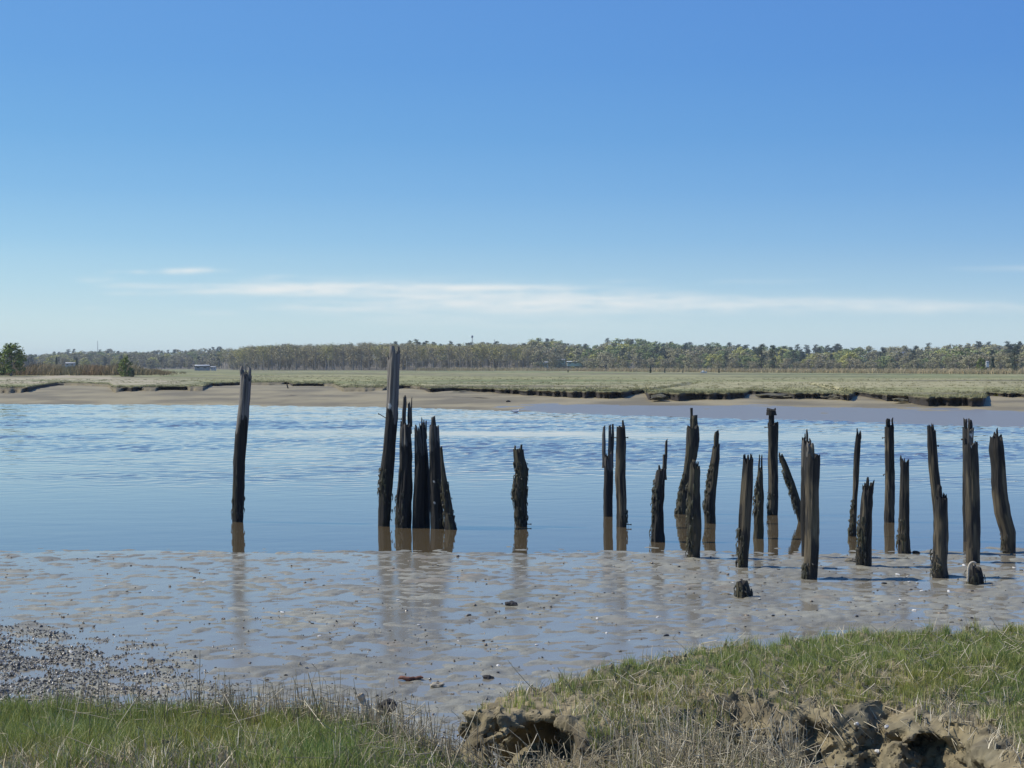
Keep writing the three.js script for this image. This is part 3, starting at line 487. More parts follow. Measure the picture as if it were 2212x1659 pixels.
const piles = [
  { label: 'tall lone grey-topped pile standing by itself in the water, farthest from the others', style: 'tall', jag: 0.1, hollow: 0.4, pts: [[513, 1127, 22], [515, 1075, 24], [518, 1001, 25], [526, 902, 26], [529, 870, 25], [533, 808, 24]], shards: [[525, 8, 815, 794, -1], [539, 9, 820, 796, 1], [532, 4, 815, 797]], weed: [[1070, 1120, 0, 26]] },
  { label: 'tallest pile of all, weathered grey at the top, rising above the far tree line', style: 'tall', jag: 0.08, hollow: 0.5, pts: [[830, 1136, 25], [834, 1060, 28], [836, 1030, 29], [841, 956, 26], [846, 905, 27], [850, 830, 27], [853, 765, 26]], shards: [[848, 15, 775, 750], [860, 8, 775, 751, 1]], bolts: [[832, 902, 13, -1, 8], [860, 905, 6, 1]], spots: [[842, 875, 3.2], [843, 880, 2]], weed: [[1010, 1062, -1, 60], [1062, 1125, 0, 20]] },
  { label: 'stout black pile with two pale split prongs, beside the tallest pile', style: 'dark', jag: 0.06, pts: [[873, 1139, 33], [873, 1100, 34], [877, 991, 27], [877, 935, 25], [877, 915, 24]], shards: [[872, 10, 925, 857, 2], [885, 8, 925, 872, -1], [889, 3, 910, 860]], pale: false, weed: [[1060, 1130, -1, 40]], lumpy: true, spots: [[869, 905, 3], [884, 880, 2]] },
  { label: 'black pile with a broken notched top, second in the tight cluster beside the tallest pile', style: 'dark', jag: 0.07, pts: [[902, 1140, 25], [903, 1080, 24], [906, 1008, 22], [904, 960, 19], [902, 935, 14]], shards: [[899, 7, 945, 920], [904, 4, 945, 925]] },
  { label: 'slender splintered pile squeezed between two thicker piles in the tight cluster', style: 'dark', jag: 0.1, Y: 0, pts: [[921, 1136, 16], [919, 1060, 17], [917, 990, 17], [914, 945, 15], [913, 925, 13]], shards: [[911, 4, 935, 905], [916, 4, 935, 908], [920, 4, 940, 912]] },
  { label: 'black pile with a squared narrow tip, tallest on the right of the tight cluster', style: 'dark', jag: 0.03, blunt: true, pts: [[945, 1141, 30], [942, 1080, 27], [939, 1008, 24], [937, 950, 23], [937, 921, 21]], shards: [[936, 11, 930, 902]], spots: [[938, 1040, 2], [935, 1055, 1.5], [940, 1085, 1.5]], weed: [[1030, 1130, 1, 26]] },
  { label: 'thin bent pile with a swollen foot at the edge of the tight cluster', style: 'mossy', jag: 0.04, lumpy: true, pts: [[974, 1143, 25], [969, 1110, 20], [963, 1064, 18], [958, 1025, 12], [955, 995, 8], [953, 966, 6]], weed: [[1040, 1135, 0, 60]] },
  { label: 'short crooked pile shaggy with seaweed, alone in the middle of the water', style: 'mossy', jag: 0.06, hollow: 0.15, pts: [[1125, 1137, 23], [1124, 1100, 25], [1122, 1060, 26], [1127, 1020, 25], [1122, 990, 22], [1120, 972, 21]], shards: [[1113, 5, 980, 963], [1126, 6, 980, 963]], weed: [[995, 1132, 0, 190]], bolts: [[1135, 1132, 11, 1]], lumpy: true },
  { label: 'pile split down the middle into two dark prongs', style: 'dark', jag: 0.08, hollow: 0.3, pts: [[1313, 1115, 21], [1313, 1060, 21], [1314, 1010, 20], [1313, 985, 19]], shards: [[1305, 8, 1000, 922], [1317, 8, 1000, 921, 1], [1323, 6, 1000, 920, 1]], bolts: [[1327, 945, 4, 1]] },
  { label: 'straight pile with a small horned top, just right of the split pile', style: 'brown', jag: 0.04, pts: [[1343, 1138, 21], [1343, 1080, 21], [1341, 1030, 21], [1342, 960, 20], [1341, 922, 18]], shards: [[1345, 6, 930, 911]], bolts: [[1350, 945, 5, 1], [1353, 1133, 9, 1]], weed: [[1095, 1130, 1, 24]] },
  { label: 'thick pile broken on a slant to a long sharp point', style: 'dark', jag: 0.05, lumpy: true, pts: [[1419, 1170, 27], [1421, 1095, 26], [1425, 1040, 24], [1428, 1015, 21]], shards: [[1434, 11, 1025, 985, 2], [1437, 6, 1000, 952, 3], [1424, 7, 1025, 1008]], cut: 0.05, cutDir: -1, weed: [[1035, 1100, -1, 60], [1100, 1165, -1, 18]] },
  { label: 'tall leaning pile with a stepped blocky top and flared weedy foot, behind a shorter pile', style: 'mossy', jag: 0.05, blunt: true, lz: 0, pts: [[1471, 1110, 25], [1477, 1060, 19], [1487, 1015, 22], [1493, 985, 25], [1496, 950, 27], [1496, 922, 25]], shards: [[1501, 15, 930, 900], [1494, 6, 915, 885]], weed: [[1020, 1108, -1, 90]] },
  { label: 'pile with rough bark standing directly in front of the leaning stepped pile', style: 'mossy', jag: 0.08, lumpy: true, pts: [[1499, 1207, 26], [1501, 1160, 29], [1500, 1110, 29], [1499, 1060, 23], [1501, 1010, 20]], shards: [[1498, 10, 1020, 995], [1507, 4, 1020, 1000]], weed: [[1040, 1200, -1, 80]] },
  { label: 'bent pile tapering to a hooked tip, right of the leaning stepped pile', style: 'mossy', jag: 0.06, pts: [[1534, 1130, 22], [1533, 1090, 23], [1539, 1045, 21], [1546, 990, 18], [1548, 965, 15]], shards: [[1547, 9, 975, 933], [1551, 5, 955, 932, 1]], weed: [[1000, 1110, -1, 70]], spots: [[1549, 945, 1.6]] },
  { label: 'brown pile with a crown of short spikes at the water edge', style: 'brown', Y: MUDY(1226), jag: 0.07, pts: [[1605, 1226, 24], [1606, 1180, 25], [1609, 1103, 25], [1614, 1030, 24], [1616, 992, 22]], shards: [[1608, 4, 1000, 986], [1614, 4, 1000, 983], [1620, 4, 1000, 984]], weed: [[1140, 1215, -1, 40]] },
  { label: 'narrow pile with a forked tip, just right of the spiky-crowned brown pile', style: 'mossy', jag: 0.05, lumpy: true, pts: [[1638, 1163, 20], [1638, 1120, 20], [1640, 1075, 20], [1641, 1040, 15], [1642, 1015, 11]], shards: [[1640, 4, 1025, 985], [1645, 4, 1025, 986]], weed: [[1030, 1110, -1, 60]] },
  { label: 'tall pile capped by a narrow neck and T-shaped block', style: 'brown', jag: 0.04, blunt: true, pts: [[1669, 1112, 23], [1671, 1075, 22], [1671, 1030, 20], [1669, 985, 21], [1669, 940, 22], [1669, 915, 23]], shards: [[1666, 11, 925, 888, 0, true], [1665.5, 18, 894, 884, 0, true]], bolts: [[1657, 923, 4, -1]], weed: [[1060, 1105, -1, 20]] },
  { label: 'weedy timber leaning steeply across from the T-topped pile', name: 'leaning_timber', cat: 'timber', style: 'mossy', jag: 0.08, lz: 0, pts: [[1733, 1128, 17], [1722, 1085, 16], [1708, 1040, 15], [1696, 1008, 14], [1689, 990, 12]], shards: [[1685, 4, 995, 978, -1], [1690, 5, 995, 984]], weed: [[1015, 1100, -1, 110]] },
  { label: 'dark splintered pile mostly hidden behind the big pile on the mud', style: 'dark', jag: 0.06, pts: [[1740, 1205, 18], [1740, 1120, 19], [1742, 1040, 21], [1742, 970, 21], [1742, 952, 20]], shards: [[1743, 5, 965, 931], [1739, 4, 965, 940], [1749, 5, 965, 948]] },
  { label: 'big thick brown pile with a pale broken core, nearest tall pile on the mud', style: 'brown', Y: MUDY(1251), jag: 0.05, blunt: true, pale: true, pts: [[1750, 1252, 33], [1754, 1190, 33], [1755, 1130, 33], [1754, 1060, 29], [1755, 1010, 29], [1756, 987, 29]], shards: [[1747, 8, 1000, 959], [1755, 8, 1000, 960]], weed: [[1215, 1245, -1, 46]] },
  { label: 'thin crooked pile standing behind a short stepped pile', style: 'brown', jag: 0.06, pts: [[1841, 1158, 17], [1844, 1117, 12], [1846, 1075, 10], [1848, 1040, 12], [1850, 980, 12], [1853, 940, 10]], shards: [[1851, 4, 950, 929], [1857, 4, 950, 932]], weed: [[1070, 1150, -1, 60]] },
  { label: 'short thick pile with a stepped reddish-brown broken top on the mud', style: 'brown', Y: MUDY(1224), jag: 0.1, lumpy: true, pts: [[1864, 1225, 29], [1867, 1170, 29], [1870, 1120, 28], [1873, 1070, 25], [1876, 1050, 22]], shards: [[1874, 8, 1060, 1034], [1882, 8, 1060, 1044], [1866, 6, 1070, 1050]], weed: [[1110, 1215, -1, 70]] },
  { label: 'straight even pile with iron spikes near its flat top, in the water', style: 'brown', jag: 0.04, blunt: true, pts: [[1921, 1128, 21], [1922, 1060, 21], [1922, 990, 21], [1922, 922, 21]], shards: [[1916, 7, 930, 906], [1922, 6, 930, 907], [1928, 5, 930, 905]], bolts: [[1912, 945, 5, -1, -1], [1911, 1024, 2, -1, -2]] },
  { label: 'plain mid-height pile with one small corner prong, right of the spiked straight pile', style: 'brown', jag: 0.04, Y: 0, pts: [[1953, 1195, 25], [1952, 1150, 23], [1953, 1075, 22], [1954, 997, 19]], shards: [[1947, 5, 1005, 986]], weed: [[1120, 1180, -1, 20]] },
  { label: 'curved tall pile rising behind a shorter stepped pile', style: 'brown', jag: 0.05, pts: [[2027, 1197, 22], [2027, 1120, 22], [2021, 1060, 21], [2016, 1015, 20], [2012, 960, 19], [2010, 926, 16]], shards: [[2006, 5, 935, 919], [2012, 6, 935, 917]], bolts: [[2022, 963, 3, 1]] },
  { label: 'stepped-top brown pile standing in front of the curved tall pile', style: 'brown', Y: MUDY(1248), jag: 0.06, lumpy: true, pts: [[2031, 1249, 33], [2031, 1200, 30], [2032, 1150, 29], [2033, 1100, 26], [2034, 1075, 24]], shards: [[2030, 13, 1085, 1051], [2039, 7, 1090, 1071]], weed: [[1180, 1240, -1, 24]] },
  { label: 'straight thick pile with a ragged collar, in front of a taller flat-topped pile', style: 'brown', Y: MUDY(1216), jag: 0.05, pts: [[2101, 1217, 31], [2102, 1150, 31], [2101, 1100, 31], [2099, 1040, 31], [2098, 990, 30], [2098, 962, 29]], shards: [[2088, 6, 970, 950], [2108, 6, 970, 955]], spots: [[2093, 948, 4], [2096, 962, 2], [2103, 953, 2]] },
  { label: 'flat-topped taller pile seen behind the thick pile with the ragged collar', style: 'dark', jag: 0.03, blunt: true, pts: [[2091, 1170, 22], [2091, 1080, 22], [2091, 1000, 22], [2091, 925, 23]], shards: [[2085, 9, 935, 906], [2094, 10, 935, 907]], bolts: [[2081, 949, 3, -1]], spots: [[2094, 938, 3.5]] },
  { label: 'crooked pile with a thin prong on top, last pile on the far right', style: 'brown', jag: 0.06, pts: [[2180, 1195, 27], [2178, 1150, 31], [2167, 1110, 31], [2160, 1060, 30], [2158, 1010, 30], [2154, 970, 32], [2153, 947, 27]], shards: [[2155, 6, 955, 928], [2147, 8, 955, 942], [2162, 8, 955, 944]], weed: [[1150, 1190, -1, 16]] },
];
piles.forEach((o, k) => pile({ group: GP, ...o }, k));
const stumps = [
  { name: 'pile_stump', cat: 'stump', label: 'low rounded pile stump on the mud by itself', style: 'mossy', Y: MUDY(1293), jag: 0.025, lumpy: true, hollow: -0.03, pts: [[1605, 1293, 34], [1605, 1275, 32], [1603, 1258, 25]], weed: [[1262, 1288, 0, 30]] },
  { name: 'pile_stump', cat: 'stump', label: 'short slanted pile stump with a pale rope over its edge', style: 'dark', Y: MUDY(1265), jag: 0.05, cut: 0.08, cutDir: 1, pts: [[2108, 1265, 33], [2106, 1240, 31], [2103, 1216, 24]], weed: [[1225, 1260, 0, 24]] },
];
stumps.forEach((o, k) => pile(o, 60 + k));
{ // rope over the stump
  const d = -at(2108, 1265, MUDY(1265)).z, gb = new GB(), pts = [[2090, 1256], [2091, 1240], [2092, 1226], [2096, 1217], [2102, 1214], [2108, 1217]].map(([u, v]) => atD(u, v, d - 0.2));
  const c = new THREE.CatmullRomCurve3(pts).getPoints(26), o = c[0].clone(); c.forEach((p) => p.sub(o));
  tube(gb, c, c.map(() => 0.016), 7, (t, th) => mulc([0.48, 0.42, 0.33], 1 + 0.3 * Math.sin(t * 90 + th * 2)));
  const m = mesh('rope', gb.geo(), M.rope); m.position.copy(o); tag(m, 'pale frayed rope looped over the short slanted stump', 'rope');
}

// ------------------------------------------------------------------ stones, driftwood and shells on the mud
function lumpGeo(rx, ry, rz, k, cols, jag = 0.25) {
  const g = new THREE.IcosahedronGeometry(1, 4), p = g.attributes.position, c = new Float32Array(p.count * 3);
  for (let i = 0; i < p.count; i++) { const x = p.getX(i), y = p.getY(i), z = p.getZ(i), n = 1 + jag * fbm3(x * 1.6 + k * 5, y * 1.6, z * 1.6, 4) * 2; p.setXYZ(i, x * rx * n, y * ry * n, z * rz * n); mulc(mixc(cols[0], cols[1], clamp(0.5 + fbm3(x * 3 + k, y * 3, z * 3, 3) * 1.4)), 1).forEach((q, j) => { c[i * 3 + j] = q; }); }
  g.setAttribute('color', new THREE.BufferAttribute(c, 3)); g.computeVertexNormals(); return g;
}
function lump(name, label, cat, u, v, wpx, hpx, k, cols, opt = {}) {
  const Y = opt.far ? opt.Y : mudBase(0, EYE * F / (v - HV)), p = at(u, v, Y), s = -p.z / F, m = mesh(name, lumpGeo(wpx * s / 2, hpx * s * 0.62, wpx * s * (opt.depth ?? 0.4), k, cols, opt.jag), M.stone);
  m.position.copy(p).add(V(0, hpx * s * 0.3, 0)); return tag(m, label, cat, opt.group);
}
const darkW = [[0.02, 0.018, 0.016], [0.045, 0.04, 0.036]], mudC = [[0.2, 0.17, 0.12], [0.13, 0.115, 0.08]];
lump('driftwood_chunk', 'dark flat-topped driftwood chunk alone in the middle of the wet mud', 'driftwood', 1104, 1310, 27, 12, 1, darkW, { jag: 0.35 });
lump('mud_covered_stone', 'mud-coated stone beside the low rounded stump', 'stone', 1567, 1289, 26, 9, 2, mudC);
lump('mud_covered_stone', 'mud-coated stone at the foot of the short stepped pile', 'stone', 1838, 1214, 22, 9, 3, mudC);
lump('driftwood_chunk', 'black wedge of wood at the water edge beside the plain mid-height pile', 'driftwood', 1979, 1196, 16, 7, 4, darkW);
lump('driftwood_chunk', 'small black driftwood piece on the mud near the grassy terrace tip', 'driftwood', 1054, 1466, 24, 8, 5, darkW, { jag: 0.4 });
lump('shell_crusted_stone', 'pale stone crusted with shells near the grassy terrace tip', 'stone', 945, 1484, 28, 11, 6, [[0.42, 0.37, 0.28], [0.1, 0.08, 0.05]], { jag: 0.4 });
{ // red-brown stick lying on the mud
  const p = at(887, 1455, 0.22), s = -p.z / F, gb = new GB(), pts = []; for (let i = 0; i <= 10; i++) pts.push(V((i / 10 - 0.5) * 54 * s, 0.012 + 0.012 * n2(i, 1, 2), 0.03 * n2(i * 0.6, 2, 2)));
  tube(gb, pts, pts.map((_, i) => 0.026 * (0.7 + 0.4 * Math.abs(n2(i * 1.3, 4, 3))) * (i === 0 || i === 10 ? 0.3 : 1)), 8, (t) => mulc([0.16, 0.07, 0.045], 1 + 0.5 * n2(t * 12, 3, 4)));
  const m = mesh('driftwood_stick', gb.geo(), M.stone); m.position.copy(p); m.position.y = mudBase(p.x, -p.z) + 0.006; tag(m, 'reddish-brown rotten stick lying on the wet mud', 'driftwood');
}
{ // bleached driftwood and dark knob behind the left grass
  const p = at(786, 1545, 0.75); const gb = new GB(), s = -p.z / F;
  const pts = [V(16 * s, -0.3, 0), V(11 * s, 0, 0), V(4 * s, 18 * s, 0.01), V(-3 * s, 33 * s, 0), V(-8 * s, 45 * s, 0.02), V(-8.5 * s, 46 * s, 0.02)];
  tube(gb, new THREE.CatmullRomCurve3(pts).getPoints(18), Array.from({ length: 19 }, (_, i) => (12 - 0.22 * i + 2.6 * n2(i * 0.9, 3, 7)) * s * (i === 18 ? 0.35 : 1)), 11, (t, th) => mulc([0.47, 0.39, 0.28], 1 + 0.45 * n2(t * 5, th * 3, 5)));
  const m = mesh('bleached_driftwood', gb.geo(), M.stone); m.position.copy(p); tag(m, 'bleached pale driftwood stump poking up behind the green grass', 'driftwood');
  lump('driftwood_log', 'rounded black driftwood knob beside the bleached driftwood stump', 'driftwood', 835, 1534, 40, 28, 9, darkW, { far: true, Y: 0.68, depth: 0.5, jag: 0.4 });
}
{ // scattered white shells, each its own
  seed(41); const g0 = lumpGeo(1, 0.45, 0.8, 12, [[0.75, 0.72, 0.66], [0.55, 0.52, 0.46]], 0.2), spots = [[1874, 1213], [2082, 1223], [2190, 1228], [2200, 1232], [1939, 1243], [1960, 1246], [1964, 1261], [2050, 1280], [1981, 1262], [1944, 1299], [1990, 1281], [1975, 1322], [1760, 1285], [1640, 1300], [1583, 1262], [1500, 1320], [1430, 1290], [1420, 1335], [1160, 1396], [1310, 1370], [1360, 1385], [1076, 1441], [1290, 1340], [990, 1390], [860, 1300], [740, 1260], [610, 1330], [520, 1290], [440, 1262], [330, 1280], [230, 1270], [140, 1300], [690, 1380], [560, 1400], [905, 1355]];
  const proto = new THREE.Mesh(g0, M.shell);
  for (const [u, v] of spots) { const c = proto.clone(), p = at(u, v, mudBase(0, EYE * F / (v - HV))); c.name = numbered('white_shell'); const s = R(0.014, 0.024) * (u > 1800 ? 1.25 : 1); c.position.set(p.x, mudBase(p.x, -p.z) + mudLump(p.x, -p.z) + s * 0.2, p.z); c.scale.set(s * R(1, 1.7), s, s); c.rotation.set(R(-0.3, 0.3), R(0, 6), R(-0.3, 0.3)); scene.add(finish(c)); tag(c, 'small white shell lying on the wet mudflat', 'shell', 'white shells scattered on the mudflat'); }
  for (const [u, v] of [[1895, 1640], [1915, 1636], [1917, 1641], [1850, 1633], [1690, 1642]]) { const p = at(u, v, 0.9), c = proto.clone(); c.name = numbered('white_snail_shell'); c.position.set(p.x, topOf.map(p.x, -p.z)[0] + 0.008, p.z); c.scale.set(0.018, 0.03, 0.016); c.rotation.y = R(0, 6); scene.add(finish(c)); tag(c, 'tiny white shell on the gully floor below the eroded bank', 'shell', 'white shells in the gully'); }
}
{ // mussel and oyster litter, far too many to count, plus crumbs of mud and weed over the whole flat
  seed(77); const frag = (k) => { const g = new THREE.IcosahedronGeometry(1, 1), p = g.attributes.position; for (let i = 0; i < p.count; i++) { const n = 0.7 + 0.8 * (0.5 + 0.5 * n3(p.getX(i) * 2 + k * 7, p.getY(i) * 2, p.getZ(i) * 2)); p.setXYZ(i, p.getX(i) * n, p.getY(i) * n, p.getZ(i) * n); } g.computeVertexNormals(); g.setAttribute('color', new THREE.BufferAttribute(new Float32Array(p.count * 3).fill(1), 3)); return g; };
  const o = new THREE.Object3D(), L = [], C = [], W = [], WC = [];
  for (let q = 0; q < 90000; q++) {
    const d = R(11.5, 22), x = R(-8, 0.5), u = uOf(x, d), v = HV + (EYE - 0.2) * F / d, dens = sstep(520, 60, u + (1440 - v) * 1.9) * sstep(1320, 1400, v) + 0.014 * sstep(1200, 1400, v);
    if (rnd() > dens * (0.6 + 0.8 * (0.5 + n2(x * 2, d * 2, 3) * 0.5))) continue;
    const s = R(0.004, 0.011) * (rnd() < 0.10 ? 1.7 : 1); o.position.set(x, mudBase(x, d) + mudLump(x, d) + s * 0.45, -d); o.scale.set(s * R(0.5, 1.1), s * R(0.8, 2.4), s * R(0.5, 1.3)); o.rotation.set(R(-1.2, 1.2), R(0, 6), R(-1.2, 1.2)); o.updateMatrix();
    if (rnd() < 0.10) { W.push(o.matrix.clone()); WC.push(new THREE.Color(...mulc([0.5, 0.48, 0.43], R(0.5, 1.1)))); } else { L.push(o.matrix.clone()); C.push(new THREE.Color(...mulc(mixc([0.07, 0.06, 0.047], [0.28, 0.245, 0.185], rnd()), R(0.7, 1.2)))); }
  }
  stuff('mussel_litter', 'dense litter of dark mussel clumps on the wet mud behind the left grass', 'mussels', frag(1), matte({ roughness: 0.35 }), L, C);
  stuff('shell_litter', 'bright shell fragments among the dark mussel clumps', 'shells', frag(2), M.shell, W, WC);
  const K = [], KC = [];
  for (let q = 0; q < 2600; q++) { const d = R(13, 28.4), x = R(-0.36, 0.36) * d; if (rnd() > 0.35 + 0.5 * sstep(0, 6, x)) continue; const s = R(0.004, 0.012) * (rnd() < 0.1 ? 1.9 : 1); o.position.set(x, mudBase(x, d) + mudLump(x, d) + s * 0.3, -d); o.scale.set(s * R(0.9, 2), s, s * R(0.8, 1.4)); o.rotation.set(0, R(0, 6), 0); o.updateMatrix(); K.push(o.matrix.clone()); KC.push(new THREE.Color(...mulc(mixc([0.05, 0.042, 0.034], [0.24, 0.19, 0.14], rnd()), R(0.7, 1.2)))); }
  stuff('mud_crumbs', 'small dark crumbs of mud and weed strewn over the mudflat', 'debris', frag(3), matte({ roughness: 0.5 }), K, KC);
}

// ------------------------------------------------------------------ near grass, straw and stalks
function bladeClump(n, hgt, spread, wid, cols, lean = 0.5, bend = 0.6) {
  const gb = new GB();
  for (let b = 0; b < n; b++) {
    const a = R(0, 6.283), r = spread * Math.sqrt(rnd()), x0 = Math.cos(a) * r, z0 = Math.sin(a) * r, h = hgt * R(0.55, 1.25), la = R(0, 6.283), l = lean * R(0, 1) * h, w = wid * R(0.6, 1.2), wa = R(0, 3.14), col = mulc(mixc(cols[0], cols[1], rnd()), R(0.75, 1.25)); let pl, pr;
    for (let k = 0; k <= 3; k++) { const t = k / 3, off = l * Math.pow(t, 1 + bend), x = x0 + Math.cos(la) * off, z = z0 + Math.sin(la) * off, y = h * t * (1 - 0.15 * t * lean) - 0.01, ww = w * (1 - 0.85 * t) / 2, cc = mulc(col, 1), L = gb.v(x - Math.cos(wa) * ww, y, z - Math.sin(wa) * ww, cc), Q = gb.v(x + Math.cos(wa) * ww, y, z + Math.sin(wa) * ww, cc); if (k) gb.q(pl, pr, Q, L); pl = L; pr = Q; }
  }
  return gb.geo();
}
{
  seed(5);
  const gGreen = [0.29, 0.345, 0.065], gDeep = [0.155, 0.215, 0.04], gPale = [0.44, 0.44, 0.135], straw = [0.60, 0.51, 0.32], straw2 = [0.42, 0.35, 0.21], greyS = [0.16, 0.13, 0.095], white = [0.58, 0.51, 0.38];
  const clumps = [bladeClump(16, 0.12, 0.05, 0.0075, [gGreen, gDeep]), bladeClump(16, 0.14, 0.05, 0.0075, [gGreen, gPale], 0.6), bladeClump(14, 0.10, 0.06, 0.008, [gDeep, gPale], 0.7)];
  const dryC = [bladeClump(9, 0.11, 0.06, 0.006, [straw, straw2], 1.1), bladeClump(8, 0.09, 0.07, 0.007, [straw2, white], 1.4)];
  const sparse = bladeClump(5, 0.10, 0.03, 0.008, [gGreen, gPale], 0.4);
  const L = clumps.map(() => []), LC = clumps.map(() => []), D = dryC.map(() => []), DC = dryC.map(() => []), S = [], SC = [];
  const o = new THREE.Object3D(), put = (x, y, d, s, sy = 1) => { o.position.set(x, y, -d); o.rotation.set(R(-0.12, 0.12), R(0, 6.283), R(-0.12, 0.12)); o.scale.set(s, s * sy, s); o.updateMatrix(); return o.matrix.clone(); };
  for (let q = 0; q < 60000; q++) {
    const x = R(-5.2, 6.2), d = R(7.2, 14), [y, sT, sB] = topOf.map(x, d), patch = fbm2(x * 1.1, d * 1.3, 3, 71), fine = fbm2(x * 3, d * 3, 2, 72);
    let g = 0, dr = 0, sp = 0;
    if (sB > 0.06 && y > 0.9) {                                           // near bank: green on the left, stubble in the middle
      const mid = sstep(-1.1, 0.1, x + 0.25 * patch), worn = sstep(9.2, 8.5, d + 0.5 * patch) * (1 - sstep(-1.6, -0.9, x));
      g = (1 - (0.75 - 0.3 * sstep(0.4, 1.0, x)) * mid) * (1 - 0.7 * worn) * (0.75 + 0.5 * fine); dr = 0.26 + 0.45 * mid + 0.7 * worn;
    } else if ((sT > 0.05 && y > 0.97) || (sT > -0.3 && x > 0.5 && x < 1.55 && d < 10.6 && y > 0.86)) {
      const bare = sstep(0.75, 0.1, x + 0.2 * patch) * sstep(11.3, 10.7, d), edge = sstep(0.5, 0.1, sT) * (d < 11 ? 1 : 0);
      const depthIn = sstep(10.25, 10.75, d + 0.35 * patch + 0.04 * (x - 2)) * (1 - 0.55 * Math.exp(-Math.pow((x - 1.1) / 0.5, 2)) * sstep(11.6, 10.8, d));
      g = clamp(depthIn * (0.75 + 0.5 * fine) * (1 - bare)) * (1 - 0.5 * edge) + (x > 3.1 ? 0.6 : 0); dr = 0.20 + 0.35 * edge + 0.3 * (1 - depthIn); dr *= 1 - 0.7 * bare; if (sT < 0.3 && x > 0.5 && x < 1.55 && d < 10.8) { g = 0.3; dr = 1.2; } sp = bare * 0.10 + 0.05;
      dr += 0.5 * sstep(2.9, 4.1, x) * sstep(12.6, 11.6, d) * sstep(-0.3, 0.2, patch);
    } else continue;
    const r = rnd(), tint = new THREE.Color(...mulc([1, 1, 1], R(0.8, 1.2)));
    if (r < g * 0.72) { const k = Math.floor(rnd() * 3); L[k].push(put(x, y, d, R(0.75, 1.15) * (sT > 0 && sB < 0.06 ? 0.66 : 0.95), R(0.6, 1.2))); LC[k].push(tint.multiply(new THREE.Color(1 + 0.25 * patch, 1, 1 - 0.2 * patch))); }
    else if (r < g * 0.72 + dr * 0.24) { const k = Math.floor(rnd() * 2); D[k].push(put(x, y, d, R(0.7, 1.3))); DC[k].push(tint); }
    else if (r > 1 - sp) { S.push(put(x, y, d, R(0.8, 1.3))); SC.push(tint); }
  }
  clumps.forEach((c, k) => stuff('marsh_grass', ['short fresh green marsh grass on the near banks', 'yellowish young blades mixed through the near grass', 'low dense turf on the near banks'][k], 'grass', c, M.grass, L[k], LC[k]));
  dryC.forEach((c, k) => stuff('dry_grass', ['matted dry straw among the near grass', 'bleached bent straw along the eroded bank edge'][k], 'straw', c, M.stalk, D[k], DC[k]));
  stuff('sparse_sprouts', 'sparse green sprouts on the bare muddy tip of the terrace', 'grass', sparse, M.grass, S, SC);

  // stalks: upright stubble, and long straws lying over it
  const stalk = (segs, r, kink, cols) => { const gb = new GB(), pts = [V(0, -0.03, 0)]; let dir = V(0, 1, 0); for (let k = 1; k <= segs; k++) { if (k === kink) dir = V(R(-1, 1), R(-0.5, 0.2), R(-1, 1)).normalize(); dir.add(V(R(-0.06, 0.06), 0, R(-0.06, 0.06))).normalize(); pts.push(pts[k - 1].clone().addScaledVector(dir, 1 / segs)); } tube(gb, pts, pts.map((_, i) => r * (1 - 0.45 * i / segs)), 4, (t) => mixc(cols[0], cols[1], t)); return gb.geo(); };
  const kinds = [stalk(5, 0.011, 99, [greyS, straw2]), stalk(5, 0.012, 4, [greyS, straw]), stalk(5, 0.010, 5, [straw2, greyS]), stalk(4, 0.012, 99, [straw2, white])];
  const T = kinds.map(() => []), TC = kinds.map(() => []);
  const place = (k, x, d, len, tiltX, tiltZ, dy = 0) => { const y = topOf.map(x, d)[0] + dy; o.position.set(x, y, -d); o.rotation.set(tiltX, R(0, 6.283), tiltZ); { const w = R(0.15, 0.29); o.scale.set(w, len, w); } o.updateMatrix(); T[k].push(o.matrix.clone()); TC[k].push(new THREE.Color(...mulc([1, 1, 1], R(0.6, 1.25)))); };
  for (let q = 0; q < 9000; q++) {
    const x = R(-4.6, 4.8), d = R(7.4, 12.6), [y, sT, sB] = topOf.map(x, d); let p = 0, len = R(0.10, 0.26);
    if (sB > 0.0 && y > 0.85) { const mid = sstep(-1.2, -0.2, x), rim = sstep(0.75, 0.1, sB) * sstep(-3.4, -1.6, x); p = 0.12 + 0.50 * mid + 0.8 * rim; if (x < -3) p *= 0.5; len *= 1 + 0.35 * rim; }
    else if (sT > 0 && y > 0.95) { p = 0.05 + 0.42 * Math.exp(-Math.pow((x - 1.1) / 0.55, 2)) * sstep(11.6, 10.4, d) + 0.25 * sstep(3.2, 4.2, x) * (d < 12 ? 1 : 0); len *= 0.75; }
    else if (sB > -0.15 && x > -1 && x < 0.6 && d > 9.3 && y > 0.3) { p = 0.35; len *= 1.15; }
    if (rnd() > p * 0.75) continue;
    const up = rnd() < 0.66; place(Math.floor(rnd() * 4), x, d, up ? len : R(0.2, 0.42), up ? R(-0.3, 0.3) : R(-1.4, 1.4), up ? R(-0.35, 0.35) : (rnd() < 0.5 ? -1 : 1) * R(0.9, 1.45), up ? 0 : R(0.02, 0.10));
  }
  for (let q = 0; q < 2600; q++) {                                       // dead stems standing along the rim of the left bank
    const x = R(-3.3, -0.3), d = R(9.2, 10.6), [y, sT, sB] = topOf.map(x, d); if (sB < 0.0 || sB > 0.5 || y < 0.8 || rnd() > 0.25 + 0.75 * sstep(-0.1, 0.5, n2(x * 2.2, d, 14) + 0.25 * (x + 2.2))) continue;
    place(Math.floor(rnd() * 3), x, d, R(0.14, 0.34), R(-0.22, 0.22), R(-0.25, 0.25));
  }
